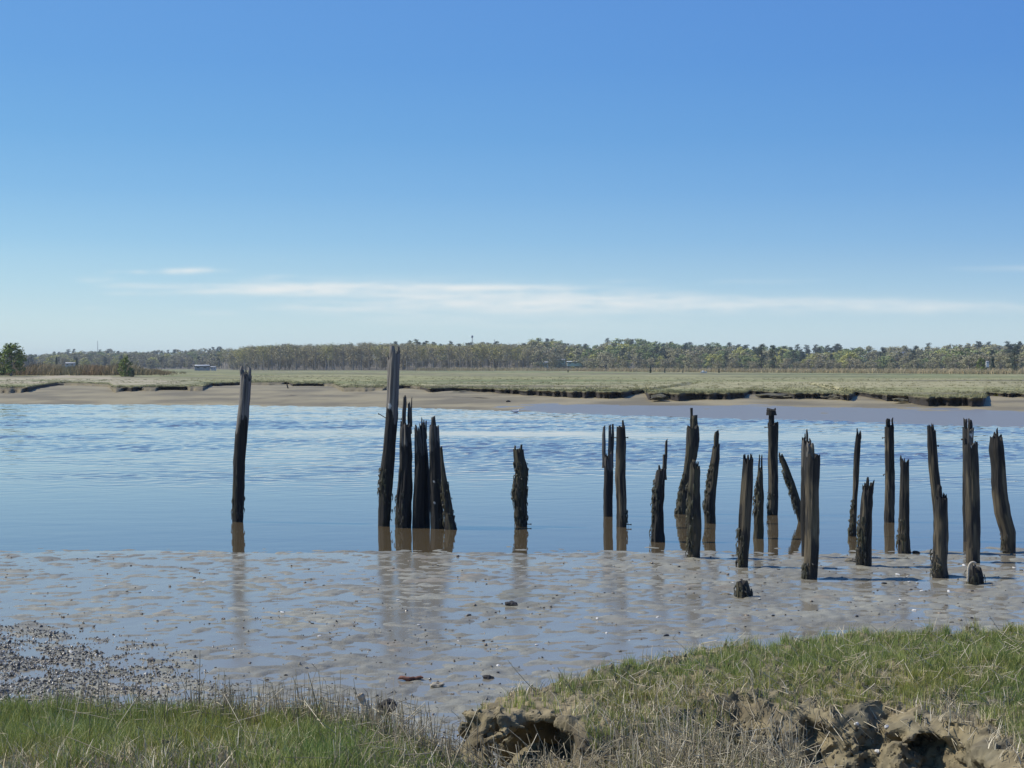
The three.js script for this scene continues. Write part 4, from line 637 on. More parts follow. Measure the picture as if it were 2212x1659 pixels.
  for (let q = 0; q < 4800; q++) {                                       // the dense dead stand in the middle foreground
    const x = R(-1.0, 1.75), d = R(8.15, 9.85), [y, sT, sB] = topOf.map(x, d); if (sB < 0.02 || y < 0.85 || rnd() > (0.25 + 0.75 * sstep(-0.9, -0.1, x) * (0.5 + 0.5 * n2(x * 3, d * 3, 9))) * (1 - 0.75 * sstep(0.6, 0.3, x) * sstep(9.0, 9.4, d))) continue;
    const up = rnd() < 0.82, len = R(0.10, 0.40) * (1 - 0.45 * sstep(0.7, 0.4, x)) * (0.7 + 0.5 * (0.5 + 0.5 * n2(x * 2, d * 2, 10)));
    place(Math.floor(rnd() * 4), x, d, up ? len : R(0.2, 0.4), up ? R(-0.35, 0.35) : R(-1.4, 1.4), up ? R(-0.4, 0.4) : (rnd() < 0.5 ? -1 : 1) * R(0.8, 1.4), up ? 0 : R(0.02, 0.14));
  }
  for (let q = 0; q < 1100; q++) { const x = R(0.7, 4.8), d = R(10.2, 12.8), [y, sT] = topOf.map(x, d); if (sT < 0.05 || y < 1 || rnd() > 0.35 + 0.65 * sstep(-0.2, 0.4, n2(x * 1.4, d * 1.4, 12)) + sstep(3, 4, x)) continue; place(3, x, d, R(0.06, 0.17), R(-1.4, 1.4), (rnd() < 0.5 ? -1 : 1) * R(0.9, 1.45), R(0.02, 0.07)); }
  { // clods and hanging straw on the eroded face
    const P = topOf.geo.attributes.position, Nn = topOf.geo.attributes.normal, faceV = [], lipV = [];
    for (let i = 0; i < P.count; i += 3) { const x = P.getX(i), y = P.getY(i), d = -P.getZ(i); if (x < -0.5 || x > 3.3 || d < 9.5 || d > 11.0) continue; const nz = Nn.getZ(i) * (Nn.getY(i) < -0.3 ? 0 : 1); if (y < 1.1 && topOf.map(x, d)[2] < 0.05) faceV.push(i); if (nz > 0.35 && y > 1.02 && x > 0.6) lipV.push(i); }
    const clod = lumpGeo(1, 0.8, 1, 33, [[0.9, 0.9, 0.9], [1, 1, 1]], 0.5), K = [], KC = [];
    const small = new THREE.IcosahedronGeometry(1, 1); { const p = small.attributes.position; for (let i = 0; i < p.count; i++) { const n = 0.75 + 0.5 * (0.5 + 0.5 * n3(p.getX(i) * 2.3, p.getY(i) * 2.3, p.getZ(i) * 2.3)); p.setXYZ(i, p.getX(i) * n, p.getY(i) * n, p.getZ(i) * n); } small.computeVertexNormals(); small.setAttribute('color', new THREE.BufferAttribute(new Float32Array(p.count * 3).fill(1), 3)); }
    for (let q = 0; q < 2600 && faceV.length; q++) { const i = faceV[Math.floor(rnd() * faceV.length)], s = 0.003 + 0.013 * Math.pow(rnd(), 3); o.position.set(P.getX(i), P.getY(i) + s * 0.2, P.getZ(i) + s * 0.15); o.rotation.set(R(0, 6), R(0, 6), R(0, 6)); o.scale.set(s * R(0.6, 2.0), s * R(0.5, 1), s * R(0.6, 1.5)); o.updateMatrix(); K.push(o.matrix.clone()); KC.push(new THREE.Color(...mulc(mixc([0.23, 0.19, 0.11], [0.07, 0.055, 0.035], rnd()), R(0.75, 1.2)))); }
    stuff('mud_clods', 'crumbly clods of dried mud on the eroded bank face', 'clods', small, M.bank, K, KC);
    for (let q = 0; q < 380 && lipV.length; q++) { const i = lipV[Math.floor(rnd() * lipV.length)]; o.position.set(P.getX(i), P.getY(i) + 0.01, P.getZ(i)); o.rotation.set(R(1.2, 2.7), 0, R(-0.7, 0.7)); o.scale.set(R(0.2, 0.34), R(0.06, 0.2), R(0.2, 0.34)); o.updateMatrix(); const k = rnd() < 0.5 ? 3 : 1; T[k].push(o.matrix.clone()); TC[k].push(new THREE.Color(...mulc([1, 1, 1], R(0.6, 1.2)))); }
  }
  kinds.forEach((c, k) => stuff('dry_stubble', ['upright grey reed stubble on the near bank', 'kinked dry reed stubble on the near bank', 'bent-tipped dead stems on the near bank', 'pale straight straws lying over the stubble'][k], 'stubble', c, M.stalk, T[k], TC[k]));
  // the stalks that stand out singly against the wet mud
  const tall = [[240, 1585, 125], [362, 1560, 75], [398, 1562, 110], [430, 1568, 160], [505, 1555, 95], [560, 1560, 80], [600, 1560, 85], [660, 1560, 75], [690, 1565, 95], [720, 1560, 115], [735, 1560, 100], [757, 1555, 80], [828, 1570, 115], [848, 1575, 90], [870, 1580, 110], [912, 1600, 110], [938, 1605, 95], [965, 1615, 130], [990, 1612, 120], [1018, 1612, 140], [1032, 1612, 150], [1043, 1615, 150], [1085, 1620, 100], [1128, 1625, 110], [1150, 1625, 95], [880, 1590, 120], [1180, 1628, 90], [1065, 1622, 90], [1240, 1630, 120], [1340, 1632, 150]];
  tall.forEach(([u, v, px], q) => {
    const p = at(u, v, 1.12), s = -p.z / F, gb = new GB(), l = px * s * 0.92, n = 7, kink = q % 4 === 1 ? 5 : 99; let dir = V(R(-0.12, 0.12), 1, R(-0.1, 0.1)).normalize(); const pts = [V(0, -0.06, 0)];
    for (let k = 1; k <= n; k++) { if (k === kink) dir = V(R(-1, 1), -0.5, R(-0.4, 0.4)).normalize(); dir.add(V(R(-0.05, 0.05), 0, R(-0.05, 0.05))).normalize(); pts.push(pts[k - 1].clone().addScaledVector(dir, (l + 0.06) / n)); }
    tube(gb, pts, pts.map((_, k) => 0.0042 * (1 - 0.5 * k / n)), 5, (t) => mulc(mixc(greyS, straw2, t * 0.7), 0.9));
    const m = mesh('reed_stalk', gb.geo(), M.stalk); m.position.set(p.x, topOf.map(p.x, -p.z)[0], p.z); tag(m, 'tall thin dead reed stalk standing up against the wet mud', 'reed stalk', 'tall dead reed stalks on the near bank');
  });
}
// ------------------------------------------------------------------ far bank: turf edge, clods, timbers, posts, gull
{
  seed(9); const o = new THREE.Object3D(), A = [], AC = [], B = [], BC = [];
  const tuft = bladeClump(26, 0.22, 0.3, 0.05, [[0.30, 0.275, 0.135], [0.205, 0.20, 0.085]], 0.9), reed = bladeClump(34, 1.7, 0.8, 0.08, [[0.27, 0.215, 0.13], [0.16, 0.15, 0.075]], 0.5, 0.9);
  for (let q = 0; q < 17000; q++) { const u = R(-400, 2600), dl = lipD(u), d = dl + Math.pow(rnd(), 2.6) * 170 + 0.4, x = (u - CX) / F * d; if (rnd() > 0.35 + 1.1 * (0.5 + 0.5 * n2(x * 0.3, d * 0.3, 6)) * 0.8) continue; o.position.set(x, MARSH - 0.02, -d); const s = R(0.4, 1.1) * (0.6 + 0.6 * (0.5 + 0.5 * n2(x * 0.12, d * 0.1, 7))); o.scale.set(s, s * R(0.6, 1.1), s); o.rotation.y = R(0, 6); o.updateMatrix(); A.push(o.matrix.clone()); AC.push(new THREE.Color(...mulc([1, 1, 1], R(0.7, 1.25)))); }
  stuff('salt_hay', 'tufted olive marsh grass along the far cut bank', 'grass', tuft, M.reed, A, AC);
  for (let q = 0; q < 4200; q++) {
    const left = rnd() < 0.62; let u, d, s;
    if (left) { u = R(-400, 400); d = R(308, 430); s = R(0.5, 1.35) * (1 - 0.7 * sstep(260, 400, u)) * (0.55 + 0.8 * (0.5 + 0.5 * n2(u * 0.035, d * 0.02, 5))); if (rnd() < 0.8 * sstep(290, 400, u)) continue; }
    else { u = R(900, 2500); d = table(frontD, u) - R(12, 60); s = R(0.7, 1.1); }
    const x = (u - CX) / F * d; o.position.set(x, MARSH + (left ? 0.5 * (1 - sstep(330, 560, u)) * sstep(260, 330, d) : 0) - 0.05, -d); o.scale.set(s * 1.5, s, s * 1.5); o.rotation.y = R(0, 6); o.updateMatrix(); B.push(o.matrix.clone()); BC.push(new THREE.Color(...(left ? mulc([1.0 + 0.5 * (0.5 + 0.5 * n2(u * 0.02, 1, 1)), 1.1, 0.95], R(0.7, 1.2)) : mulc([1.9, 1.8, 1.75], R(0.8, 1.2)))));
  }
  stuff('reed_bed', 'brown reeds along the far edges of the marsh', 'reeds', reed, M.reed, B, BC);

  const peat = [[0.03, 0.024, 0.018], [0.12, 0.105, 0.05]];
  const clods = [[1000, 852, 60, 9, 'low slumped turf shelf on the mud below the far bank, beside the long dark beam'], [1805, 860, 66, 10, 'slumped peat slab below the far bank at the creek mouth'], [1680, 858, 90, 9, 'long slumped peat shelf on pale mud below the far bank'], [1425, 861, 40, 9, 'broken peat corner beside the dry creek mouth'], [350, 841, 120, 6, 'ragged line of slumped turf on the left far shore'], [470, 842, 40, 4, 'small slumped turf clod on the left far shore'], [790, 842, 90, 7, 'grassy slump leaning below the far bank behind the tallest pile'], [1945, 866, 34, 6, 'small peat chunk fallen at the foot of the far bank'], [2175, 858, 60, 9, 'yellow-green algae-covered turf block at the far right bank'], [905, 847, 50, 5, 'low turf hump on the far mud right of the tallest pile'], [1250, 856, 60, 5, 'crumbled peat heap at the foot of the long dark scarp']];
  clods.forEach(([u, v, w, h, label], k) => lump('peat_clod', label, 'turf clod', u, v, w, h, 20 + k, k === 8 ? [[0.30, 0.30, 0.03], [0.08, 0.07, 0.03]] : peat, { far: true, Y: farMudY(u, 150) * 0.9, depth: 0.8, jag: 0.45, group: 'slumped turf along the far bank' }));
  const beam = (u0, v0, u1, v1, px, label) => { const a = at(u0, v0, 0.35), b = at(u1, v1, 0.35), mid = a.clone().add(b).multiplyScalar(0.5), gb = new GB(), r = px * -mid.z / F / 2, n = 10, pts = [], q = b.clone().sub(a); for (let k = 0; k <= n; k++) pts.push(a.clone().addScaledVector(q, k / n).sub(mid).add(V(0, r * (0.7 + 0.4 * n2(k * 0.7, u0, 3)), 0))); tube(gb, pts, pts.map((_, k) => r * (k === 0 || k === n ? 0.4 : 0.85 + 0.3 * n2(k * 1.1, u0, 4))), 7, (t) => mulc([0.03, 0.026, 0.022], 1 + 0.4 * n2(t * 8, 2, 2))); const m = mesh('stranded_timber', gb.geo(), M.stone); m.position.copy(mid); tag(m, label, 'timber', 'timbers stranded on the far mud'); };
  beam(943, 859, 1064, 862, 3.2, 'very long dark beam lying on the far mud');
  beam(597, 854.5, 642, 856.5, 3, 'short dark beam on the far mud left of the tallest pile');
  beam(585, 853, 598, 854, 3.2, 'stubby black log end beside the short dark beam');
  beam(572, 851, 580, 851.5, 3, 'small black log nearest the lone tall pile on the far mud');
  { const p = at(623, 842, 0.6), s = -p.z / F, gb = new GB(); tube(gb, [V(0, -0.3, 0), V(0, 0, 0), V(-2.2 * s, 8 * s, 0), V(-3.6 * s, 14 * s, 0), V(-3.7 * s, 14.4 * s, 0)], [1.5 * s, 1.5 * s, 1.4 * s, 1.2 * s, 0.3 * s], 8, [0.03, 0.025, 0.02]); const m = mesh('leaning_post', gb.geo(), M.stone); m.position.copy(p); tag(m, 'small dark post leaning on the far muddy shore', 'post'); }
  lump('dark_stone', 'dark stone at the far water edge', 'stone', 1098, 868, 9, 4, 51, darkW, { far: true, Y: 0.3 });
  lump('pale_stone', 'pale stone lying below the far bank left of the tallest pile', 'stone', 747, 842, 5, 3, 52, [[0.55, 0.5, 0.42], [0.4, 0.36, 0.3]], { far: true, Y: 0.6 });
  // gull afloat: one body of revolution-like sections, wing tips and neck
  const p = at(1114.5, 891.5, 0), gb = new GB(), secs = [[-0.30, 0.10, 0.008, 0.02], [-0.2, 0.075, 0.05, 0.04], [-0.08, 0.06, 0.085, 0.07], [0.05, 0.06, 0.085, 0.075], [0.13, 0.08, 0.055, 0.06], [0.16, 0.14, 0.035, 0.035], [0.18, 0.185, 0.036, 0.034], [0.215, 0.19, 0.03, 0.028], [0.235, 0.185, 0.01, 0.009], [0.27, 0.178, 0.003, 0.004]]; let pr = null;
  secs.forEach(([x, y, wz, wy], k) => { const ring = []; for (let s = 0; s < 10; s++) { const th = s / 10 * 6.283, top = Math.sin(th) > 0.15; ring.push(gb.v(x, y + Math.sin(th) * wy, Math.cos(th) * wz, k === 9 || k === 8 ? [0.5, 0.35, 0.06] : k < 4 && top ? (k === 0 ? [0.05, 0.05, 0.05] : [0.4, 0.42, 0.45]) : [0.75, 0.75, 0.74])); } if (pr) for (let s = 0; s < 10; s++) gb.q(pr[s], pr[(s + 1) % 10], ring[(s + 1) % 10], ring[s]); pr = ring; });
  const m = mesh('gull', gb.geo(), M.stone); m.position.copy(p); m.rotation.y = 0.3; m.scale.setScalar(1.3); tag(m, 'small pale gull floating near the far shore', 'gull');
}

// ------------------------------------------------------------------ trees
function treeParts(kind) {
  const tb = new GB(), cb = new GB(), leafAt = (x, y, z, s, col, flat = 1, out = null) => {
    const n = V(R(-1, 1), R(-1, 1), R(-1, 1)).normalize(); if (out) n.multiplyScalar(0.75).add(out).normalize();
    const c = V(R(-1, 1), R(-1, 1), R(-1, 1)).cross(n).normalize(), e = n.clone().cross(c).multiplyScalar(s * R(0.6, 1)); c.multiplyScalar(s); c.y *= flat; e.y *= flat;
    const cl = mulc(col, R(0.85, 1.15)), i = cb.v(x - c.x, y - c.y, z - c.z, cl), j = cb.v(x + e.x, y + e.y, z + e.z, cl), k = cb.v(x + c.x, y + c.y, z + c.z, cl), l = cb.v(x - e.x * 0.8, y - e.y * 0.8, z - e.z * 0.8, cl); cb.q(i, j, k, l);
  };
  const limb = (p, q, r0, r1, col, sag = 0.3) => { const m = p.clone().lerp(q, 0.5).add(V(R(-sag, sag), R(0, sag), R(-sag, sag))); tube(tb, [p, m, q], [r0, (r0 + r1) / 2, r1], 5, col); };
  if (kind.startsWith('bare')) {                                      // tall wood tree, 13 m, twigs with the first leaves
    const bark = kind === 'bare_low' ? [0.27, 0.24, 0.18] : [0.28, 0.25, 0.20], low = kind === 'bare_low', H = low ? 7 : 13, leaf = kind === 'bare_olive' ? [0.42, 0.385, 0.10]   : low ? [0.29, 0.26, 0.135] : [0.36, 0.31, 0.14], lean = R(-0.6, 0.6);
    tube(tb, [V(0, -1.5, 0), V(lean * 0.2, H * 0.3, 0), V(lean * 0.6, H * 0.62, R(-0.3, 0.3)), V(lean, H * 0.9, 0)], [0.24, 0.2, 0.13, 0.04], 6, bark);
    const n = low ? 26 : 18;
    for (let b = 0; b < n; b++) {
      const y0 = H * R(low ? 0.05 : 0.3, 0.78), a = R(0, 6.283), l = (low ? 3.0 : 3.6) * R(0.5, 1.1), p = V(lean * y0 / H, y0, 0), q = p.clone().add(V(Math.cos(a) * l * 0.85, l * R(0.35, 0.8), Math.sin(a) * l * 0.85)); limb(p, q, 0.07, 0.02, bark);
      for (let t = 0; t < (low ? 30 : 34); t++) { const w = q.clone().lerp(p, Math.pow(rnd(), 1.4) * 0.8).add(V(R(-1.2, 1.2), R(-0.6, 1.0), R(-1.2, 1.2))); leafAt(w.x, Math.min(w.y, H * 1.0 + R(-0.5, 0.3)), w.z, R(0.12, 0.30), mixc(bark, leaf, clamp(R(0.4, 1.0) * (low ? 0.9 : 0.4 + 0.9 * w.y / H))), 1, V(w.x * 0.35, 0.35, w.z * 0.35)); }
      for (let t = 0; t < 9; t++) { const w = q.clone().lerp(p, rnd() * 0.7), e = w.clone().add(V(R(-0.9, 0.9), R(0.1, 1.1), R(-0.9, 0.9))), i = cb.v(w.x - 0.035, w.y, w.z, bark), j = cb.v(w.x + 0.035, w.y, w.z + 0.02, bark), k = cb.v(e.x, e.y, e.z, bark); cb.t(i, j, k); }
    }
  } else if (kind.startsWith('leafy')) {                              // rounded, just leafed out, 10 m
    const bush = kind === 'leafy_bush', col = { leafy_yellow: [0.41, 0.395, 0.115], leafy_green: [0.225, 0.27, 0.095], leafy_grey: [0.29, 0.27, 0.145], leafy_bush: [0.16, 0.20, 0.045] }[kind], H = 10, bark = [0.2, 0.175, 0.14];
    tube(tb, [V(0, -1.5, 0), V(R(-0.2, 0.2), H * 0.35, 0), V(R(-0.4, 0.4), H * 0.75, 0)], [0.3, 0.22, 0.06], 6, bark);
    const nb = bush ? 46 : 25;
    for (let b = 0; b < nb; b++) {
      const a = R(0, 6.283), h = (b + rnd()) / nb, prof = bush ? Math.sqrt(Math.max(0.12, 1 - Math.pow(h, 2.6))) : Math.sqrt(Math.max(0.03, 1 - Math.pow((h - 0.42) / 0.6, 2))), rr = 3.7 * prof * Math.sqrt(R(0.2, 1)), c = V(Math.cos(a) * rr, H * lerp(bush ? 0.04 : 0.14, 0.90, h), Math.sin(a) * rr), s = R(0.9, 1.6) * (bush ? 0.9 : 1), tint = mulc(col, R(0.86, 1.15)); limb(V(0, Math.max(0.3, c.y - 2.2), 0), c, 0.09, 0.03, bark);
      for (let t = 0; t < 44; t++) { const d = V(R(-1, 1), R(-1, 1), R(-1, 1)).normalize().multiplyScalar(s * Math.pow(rnd(), 0.35)); leafAt(c.x + d.x, Math.max(0.1, c.y + d.y * 0.8), c.z + d.z, R(0.18, 0.40), tint, 1, d.clone().normalize().add(V(c.x * 0.12, 0.25, c.z * 0.12))); }
    }
  } else if (kind === 'pine') {                                        // irregular white-pine plates, 13 m
    const H = 13, bark = [0.09, 0.07, 0.055], col = [0.07, 0.095, 0.058]; tube(tb, [V(0, -1.5, 0), V(0, H * 0.5, 0), V(0.1, H * 0.96, 0)], [0.3, 0.2, 0.05], 6, bark);
    for (let b = 0; b < 34; b++) { const y = H * lerp(0.14, 0.99, (b + rnd()) / 34), l = lerp(3.6, 0.9, Math.pow((y / H - 0.14) / 0.86, 1.5)) * R(0.55, 1.15), a = R(0, 6.283), q = V(Math.cos(a) * l, y + R(-0.3, 0.4), Math.sin(a) * l); limb(V(0, y - 0.3, 0), q, 0.06, 0.02, bark, 0.1); for (let t = 0; t < 44; t++) { const f = Math.sqrt(rnd()); leafAt(q.x * f + R(-0.8, 0.8), y + (q.y - y) * f + R(-0.45, 0.45), q.z * f + R(-0.8, 0.8), R(0.15, 0.36), mulc(col, R(0.8, 1.2)), 0.7, V(q.x * f * 0.3, 0.3, q.z * f * 0.3)); } }
  } else {                                                             // cedar: dense cone, 6 m
    const H = 6, col = [0.05, 0.072, 0.038]; tube(tb, [V(0, -1, 0), V(0, H * 0.9, 0)], [0.16, 0.03], 6, [0.1, 0.08, 0.06]);
    for (let t = 0; t < 900; t++) { const y = H * Math.pow(rnd(), 0.9), r = 1.5 * Math.pow(1 - y / H, 0.5) * (0.75 + 0.35 * n2(y * 1.6, 3, 8)) * Math.pow(rnd(), 0.3), a = R(0, 6.283); leafAt(Math.cos(a) * r, y + 0.1, Math.sin(a) * r, R(0.12, 0.26), mulc(col, R(0.8, 1.2)), 1, V(Math.cos(a), 0.3, Math.sin(a))); }
  }
  return { trunk: tb.geo(), crown: cb.geo() };
}
const HGT = { bare: 13, bare_olive: 13, bare_low: 7, leafy_yellow: 10, leafy_green: 10, leafy_grey: 10, leafy_bush: 10, pine: 13, cedar: 6 };
const protos = {};
{
  seed(21);
  for (const k of Object.keys(HGT)) protos[k] = Array.from({ length: k === 'cedar' || k === 'leafy_bush' ? 2 : 3 }, () => treeParts(k));
}
const TREE = {
  bare: ['bare_tree', 'bare grey-brown tree in the tall wood', 'trees of the tall wood'], bare_olive: ['budding_tree', 'slim tree with olive leaves in the tall wood', 'budding trees of the tall wood'],
  bare_low: ['bare_shrub_tree', 'low bare brownish tree below the far woods', 'low bare trees below the hill'], leafy_yellow: ['leafy_tree', 'rounded yellow-green tree on the far hill', 'yellow-green trees on the hill'],
  leafy_green: ['leafy_tree', 'rounded mid-green tree on the far hill', 'green trees on the hill'], leafy_grey: ['leafy_tree', 'pale grey-green tree on the far hill', 'grey-green trees on the hill'],
  pine: ['pine_tree', 'dark pine in the far woods', 'dark pines on the hill'], cedar: ['cedar_shrub', 'small dark conical cedar at the far edge of the marsh', 'cedars at the marsh edge'] };
const zone = (u) => [[90, 'behind the large bush'], [300, 'behind the round green shrub'], [480, 'behind the grey barn'], [600, 'above the lone tall pile'], [760, 'between lone and tallest piles'], [880, 'beside the tallest pile'], [1010, 'above the tight pile cluster'], [1150, 'under the antenna mast'], [1290, 'around the white houses'], [1420, 'above the split pile'], [1560, 'near the white boat'], [1700, 'by the narrow dark pine'], [1850, 'above the big brown pile'], [2000, 'around the green field'], [2120, 'behind the cedar row'], [9999, 'at the far right']].find((z) => u < z[0])[1];
function tree(kind, u, d, topY, baseY, label, name, cat = 'tree', wide = 1, group) {
  const pr = protos[kind][Math.floor(rnd() * protos[kind].length)], t = TREE[kind], g = thing(name ?? t[0], label ?? t[1] + ', ' + zone(u), cat, V((u - CX) / F * d, baseY, -d), label ? group : t[2] + ' ' + zone(u));
  mesh('trunk', pr.trunk, M.bark, g); mesh('crown', pr.crown, M.leaf, g);
  const s = (topY - baseY) / HGT[kind]; g.scale.set(s * wide * R(0.9, 1.1), s, s * wide * R(0.9, 1.1)); g.rotation.y = R(0, 6.283); return g;
}
{
  seed(33); const list = [];
  const choose = (u, t) => {
    const r = rnd(), pn = n2(u * 0.021, t * 3, 44) + 0.6 * n2(u * 0.06, t * 5, 45);
    if (u > 1150 && t > 0.3 && pn > 0.55) return 'pine';
    if (u < 480) return t < 0.35 ? (r < 0.4 ? 'leafy_grey' : r < 0.7 ? 'bare_low' : r < 0.85 ? 'leafy_yellow' : 'pine') : t > 0.85 ? (r < 0.4 ? 'pine' : 'leafy_grey') : r < 0.55 ? 'leafy_grey' : r < 0.8 ? 'leafy_green' : 'leafy_yellow';
    if (u < 1150) return t > 0.8 && u > 840 && r < 0.7 ? 'pine' : r < 0.55 ? 'bare' : 'bare_olive';
    if (u < 1690) return t < 0.12 ? (r < 0.6 ? 'bare_low' : 'leafy_grey') : t > 0.75 ? (r < 0.2 ? 'pine' : r < 0.8 ? 'leafy_green' : 'leafy_grey') : r < 0.34 ? 'leafy_grey' : r < 0.6 ? 'leafy_yellow' : r < 0.82 ? 'leafy_green' : r < 0.92 ? 'bare_low' : 'pine';
    if (u < 1850) return t < 0.25 ? 'bare_low' : t < 0.7 ? (r < 0.85 ? 'leafy_yellow' : 'leafy_green') : r < 0.6 ? 'pine' : 'leafy_green';
    return t < 0.2 ? (r < 0.6 ? 'bare_low' : 'leafy_grey') : t > 0.8 ? (r < 0.25 ? 'pine' : 'leafy_grey') : r < 0.6 ? 'leafy_grey' : r < 0.75 ? 'leafy_green' : r < 0.88 ? 'leafy_yellow' : 'bare';
  };
  const rows = 10;
  for (let k = 0; k < rows; k++) for (let u = -380; u < 2600;) {
    const wood = u > 495 && u < 1150, t = k / (rows - 1), d0 = table(frontD, u), d = lerp(d0, backD(u), wood ? Math.pow(t, 1.3) : t) + R(-14, 14) + 6, kind = choose(u, t);
    const step = (kind === 'pine' ? 6 : kind === 'cedar' ? 3 : wood ? (k < 4 ? 4.4 : 6) : 7.6) * F / d;
    const base = hillY(u, d), top = canopyY(u, d) + (kind === 'pine' ? R(-0.6, 2.4) : wood ? R(-0.9, 1.5) : t < 0.2 ? R(-2, 0.6) : R(-1.4, 2.2)), lawn = Math.abs(u - 1228) < 36 && d < 800, field = Math.abs(u - 1868) < 30 && d > 700 && d < 910;
    if (!lawn && !field) list.push([kind, u + R(-0.3, 0.3) * step, d, Math.max(base + 3.5, top), base, d + (u < -20 || u > 2240 ? 4000 : 0)]);
    if (wood && k > 0 && k < 7) { const du = u + R(-0.5, 0.5) * step, dd = d + R(4, 20), b2 = hillY(du, dd); list.push(['bare_low', du, dd, b2 + R(4, 8), b2, dd + 3000]); }
    u += step * R(0.75, 1.2);
  }
  list.sort((a, b) => a[5] - b[5]);
  list.slice(0, 290).forEach((a) => tree(...a.slice(0, 5), undefined, undefined, 'tree', a[0].startsWith('leafy') ? R(1.1, 1.6) : a[0] === 'bare_low' ? R(1.1, 1.7) : R(1.0, 1.25)));
  const rest = {}; const o = new THREE.Object3D();
  list.slice(290).forEach(([kind, u, d, top, base]) => { const s = (top - base) / HGT[kind]; o.position.set((u - CX) / F * d, base, -d); o.rotation.set(0, R(0, 6.283), 0); { const w = kind.startsWith('leafy') ? R(1.1, 1.6) : R(1, 1.3); o.scale.set(s * w, s, s * w); } o.updateMatrix(); ((rest[kind] ??= [[], [], []])[Math.floor(rnd() * protos[kind].length)]).push(o.matrix.clone()); });
  for (const [kind, sets] of Object.entries(rest)) sets.forEach((m, i) => { if (m.length) stuff('distant_wood', { bare: 'distant mass of bare woodland', bare_olive: 'distant mass of budding woodland', bare_low: 'distant mass of brown scrub', leafy_yellow: 'distant mass of yellow-green woodland', leafy_green: 'distant mass of green woodland', leafy_grey: 'distant mass of grey-green woodland', pine: 'distant mass of dark pinewood' }[kind], 'woodland', mergeGeometries([protos[kind][i].trunk, protos[kind][i].crown]), M.leaf, m); });

  // trees one can name
  const named = (kind, u, d, vTop, vBase, wide, label, name, cat) => { const Y = (v) => EYE + (HV - v) * d / F; tree(kind, u, d, Y(vTop), Y(vBase) - 0.2, label, name, cat, wide); };
  named('leafy_bush', 24, 300, 738, 806, 1.3, 'large pale-tipped bush rising over the reeds on the left shore', 'large_bush', 'bush');
  named('leafy_bush', 271, 296, 767, 815, 0.9, 'round bright green shrub standing alone on the left shore', 'round_shrub', 'shrub');
  named('cedar', 286, 294, 798, 815, 1.8, 'small dark shrub at the foot of the round green shrub', 'dark_shrub', 'shrub');
  named('pine', 1668, 560, 746, 803, 0.75, 'tall narrow dark pine rising from the marsh edge', 'pine_tree');
  named('pine', 1645, 620, 744, 797, 0.9, 'tall dark pine with a ragged top left of the narrow pine', 'pine_tree');
  named('pine', 2191, 440, 752, 806, 0.9, 'dark open-crowned pine at the far right marsh edge', 'pine_tree');
  named('cedar', 2144, 450, 771, 806, 1.0, 'tall conical cedar at the right marsh edge beside a small white house', 'cedar_tree');
  named('leafy_bush', 2120, 455, 772, 807, 0.8, 'dark rounded tree at the right marsh edge', 'dark_tree');
  named('bare', 2160, 450, 758, 807, 0.9, 'pale bare tree between the cedar and the open-crowned pine', 'bare_tree');
  named('bare', 2046, 470, 765, 806, 0.9, 'thin bare tree left of the dark rounded tree', 'bare_tree');
  [[1405, 792, 805, 1.3, 'dark cedar bush in the marsh grass, left of three smaller ones'], [1436, 796, 804, 1, 'tiny dark cedar between two others at the marsh edge'], [1475, 798, 805, 1.1, 'tiny dark cedar in front of the low bare trees'], [1553, 796, 806, 1.4, 'dark cedar bush beside the white boat'], [1227, 799, 803, 2, 'low dark bush in front of the white house lawn'], [1878, 799, 807, 1.2, 'small dark cedar standing alone below the green field'], [1897, 794, 807, 1.5, 'dark cedar in a close pair below the green field'], [1908, 793, 808, 1.2, 'right-hand cedar of the close pair below the green field'], [1982, 796, 808, 1.3, 'first cedar in a row of five at the marsh edge'], [1994, 795, 808, 1.5, 'second cedar in a row of five at the marsh edge'], [2006, 796, 808, 1.4, 'middle cedar in a row of five at the marsh edge'], [2018, 794, 808, 1.3, 'fourth cedar in a row of five at the marsh edge'], [2030, 798, 808, 1.3, 'last and smallest cedar in a row of five at the marsh edge'], [122, 771, 791, 1, 'dark cedar above the reeds between the large bush and the round shrub'], [166, 772, 792, 1, 'dark cedar beside the half-hidden house on the left shore']]
    .forEach(([u, a, b, w, label]) => named('cedar', u, u < 200 ? 700 : 505, a, b, w, label, 'cedar_shrub', 'shrub'));
}
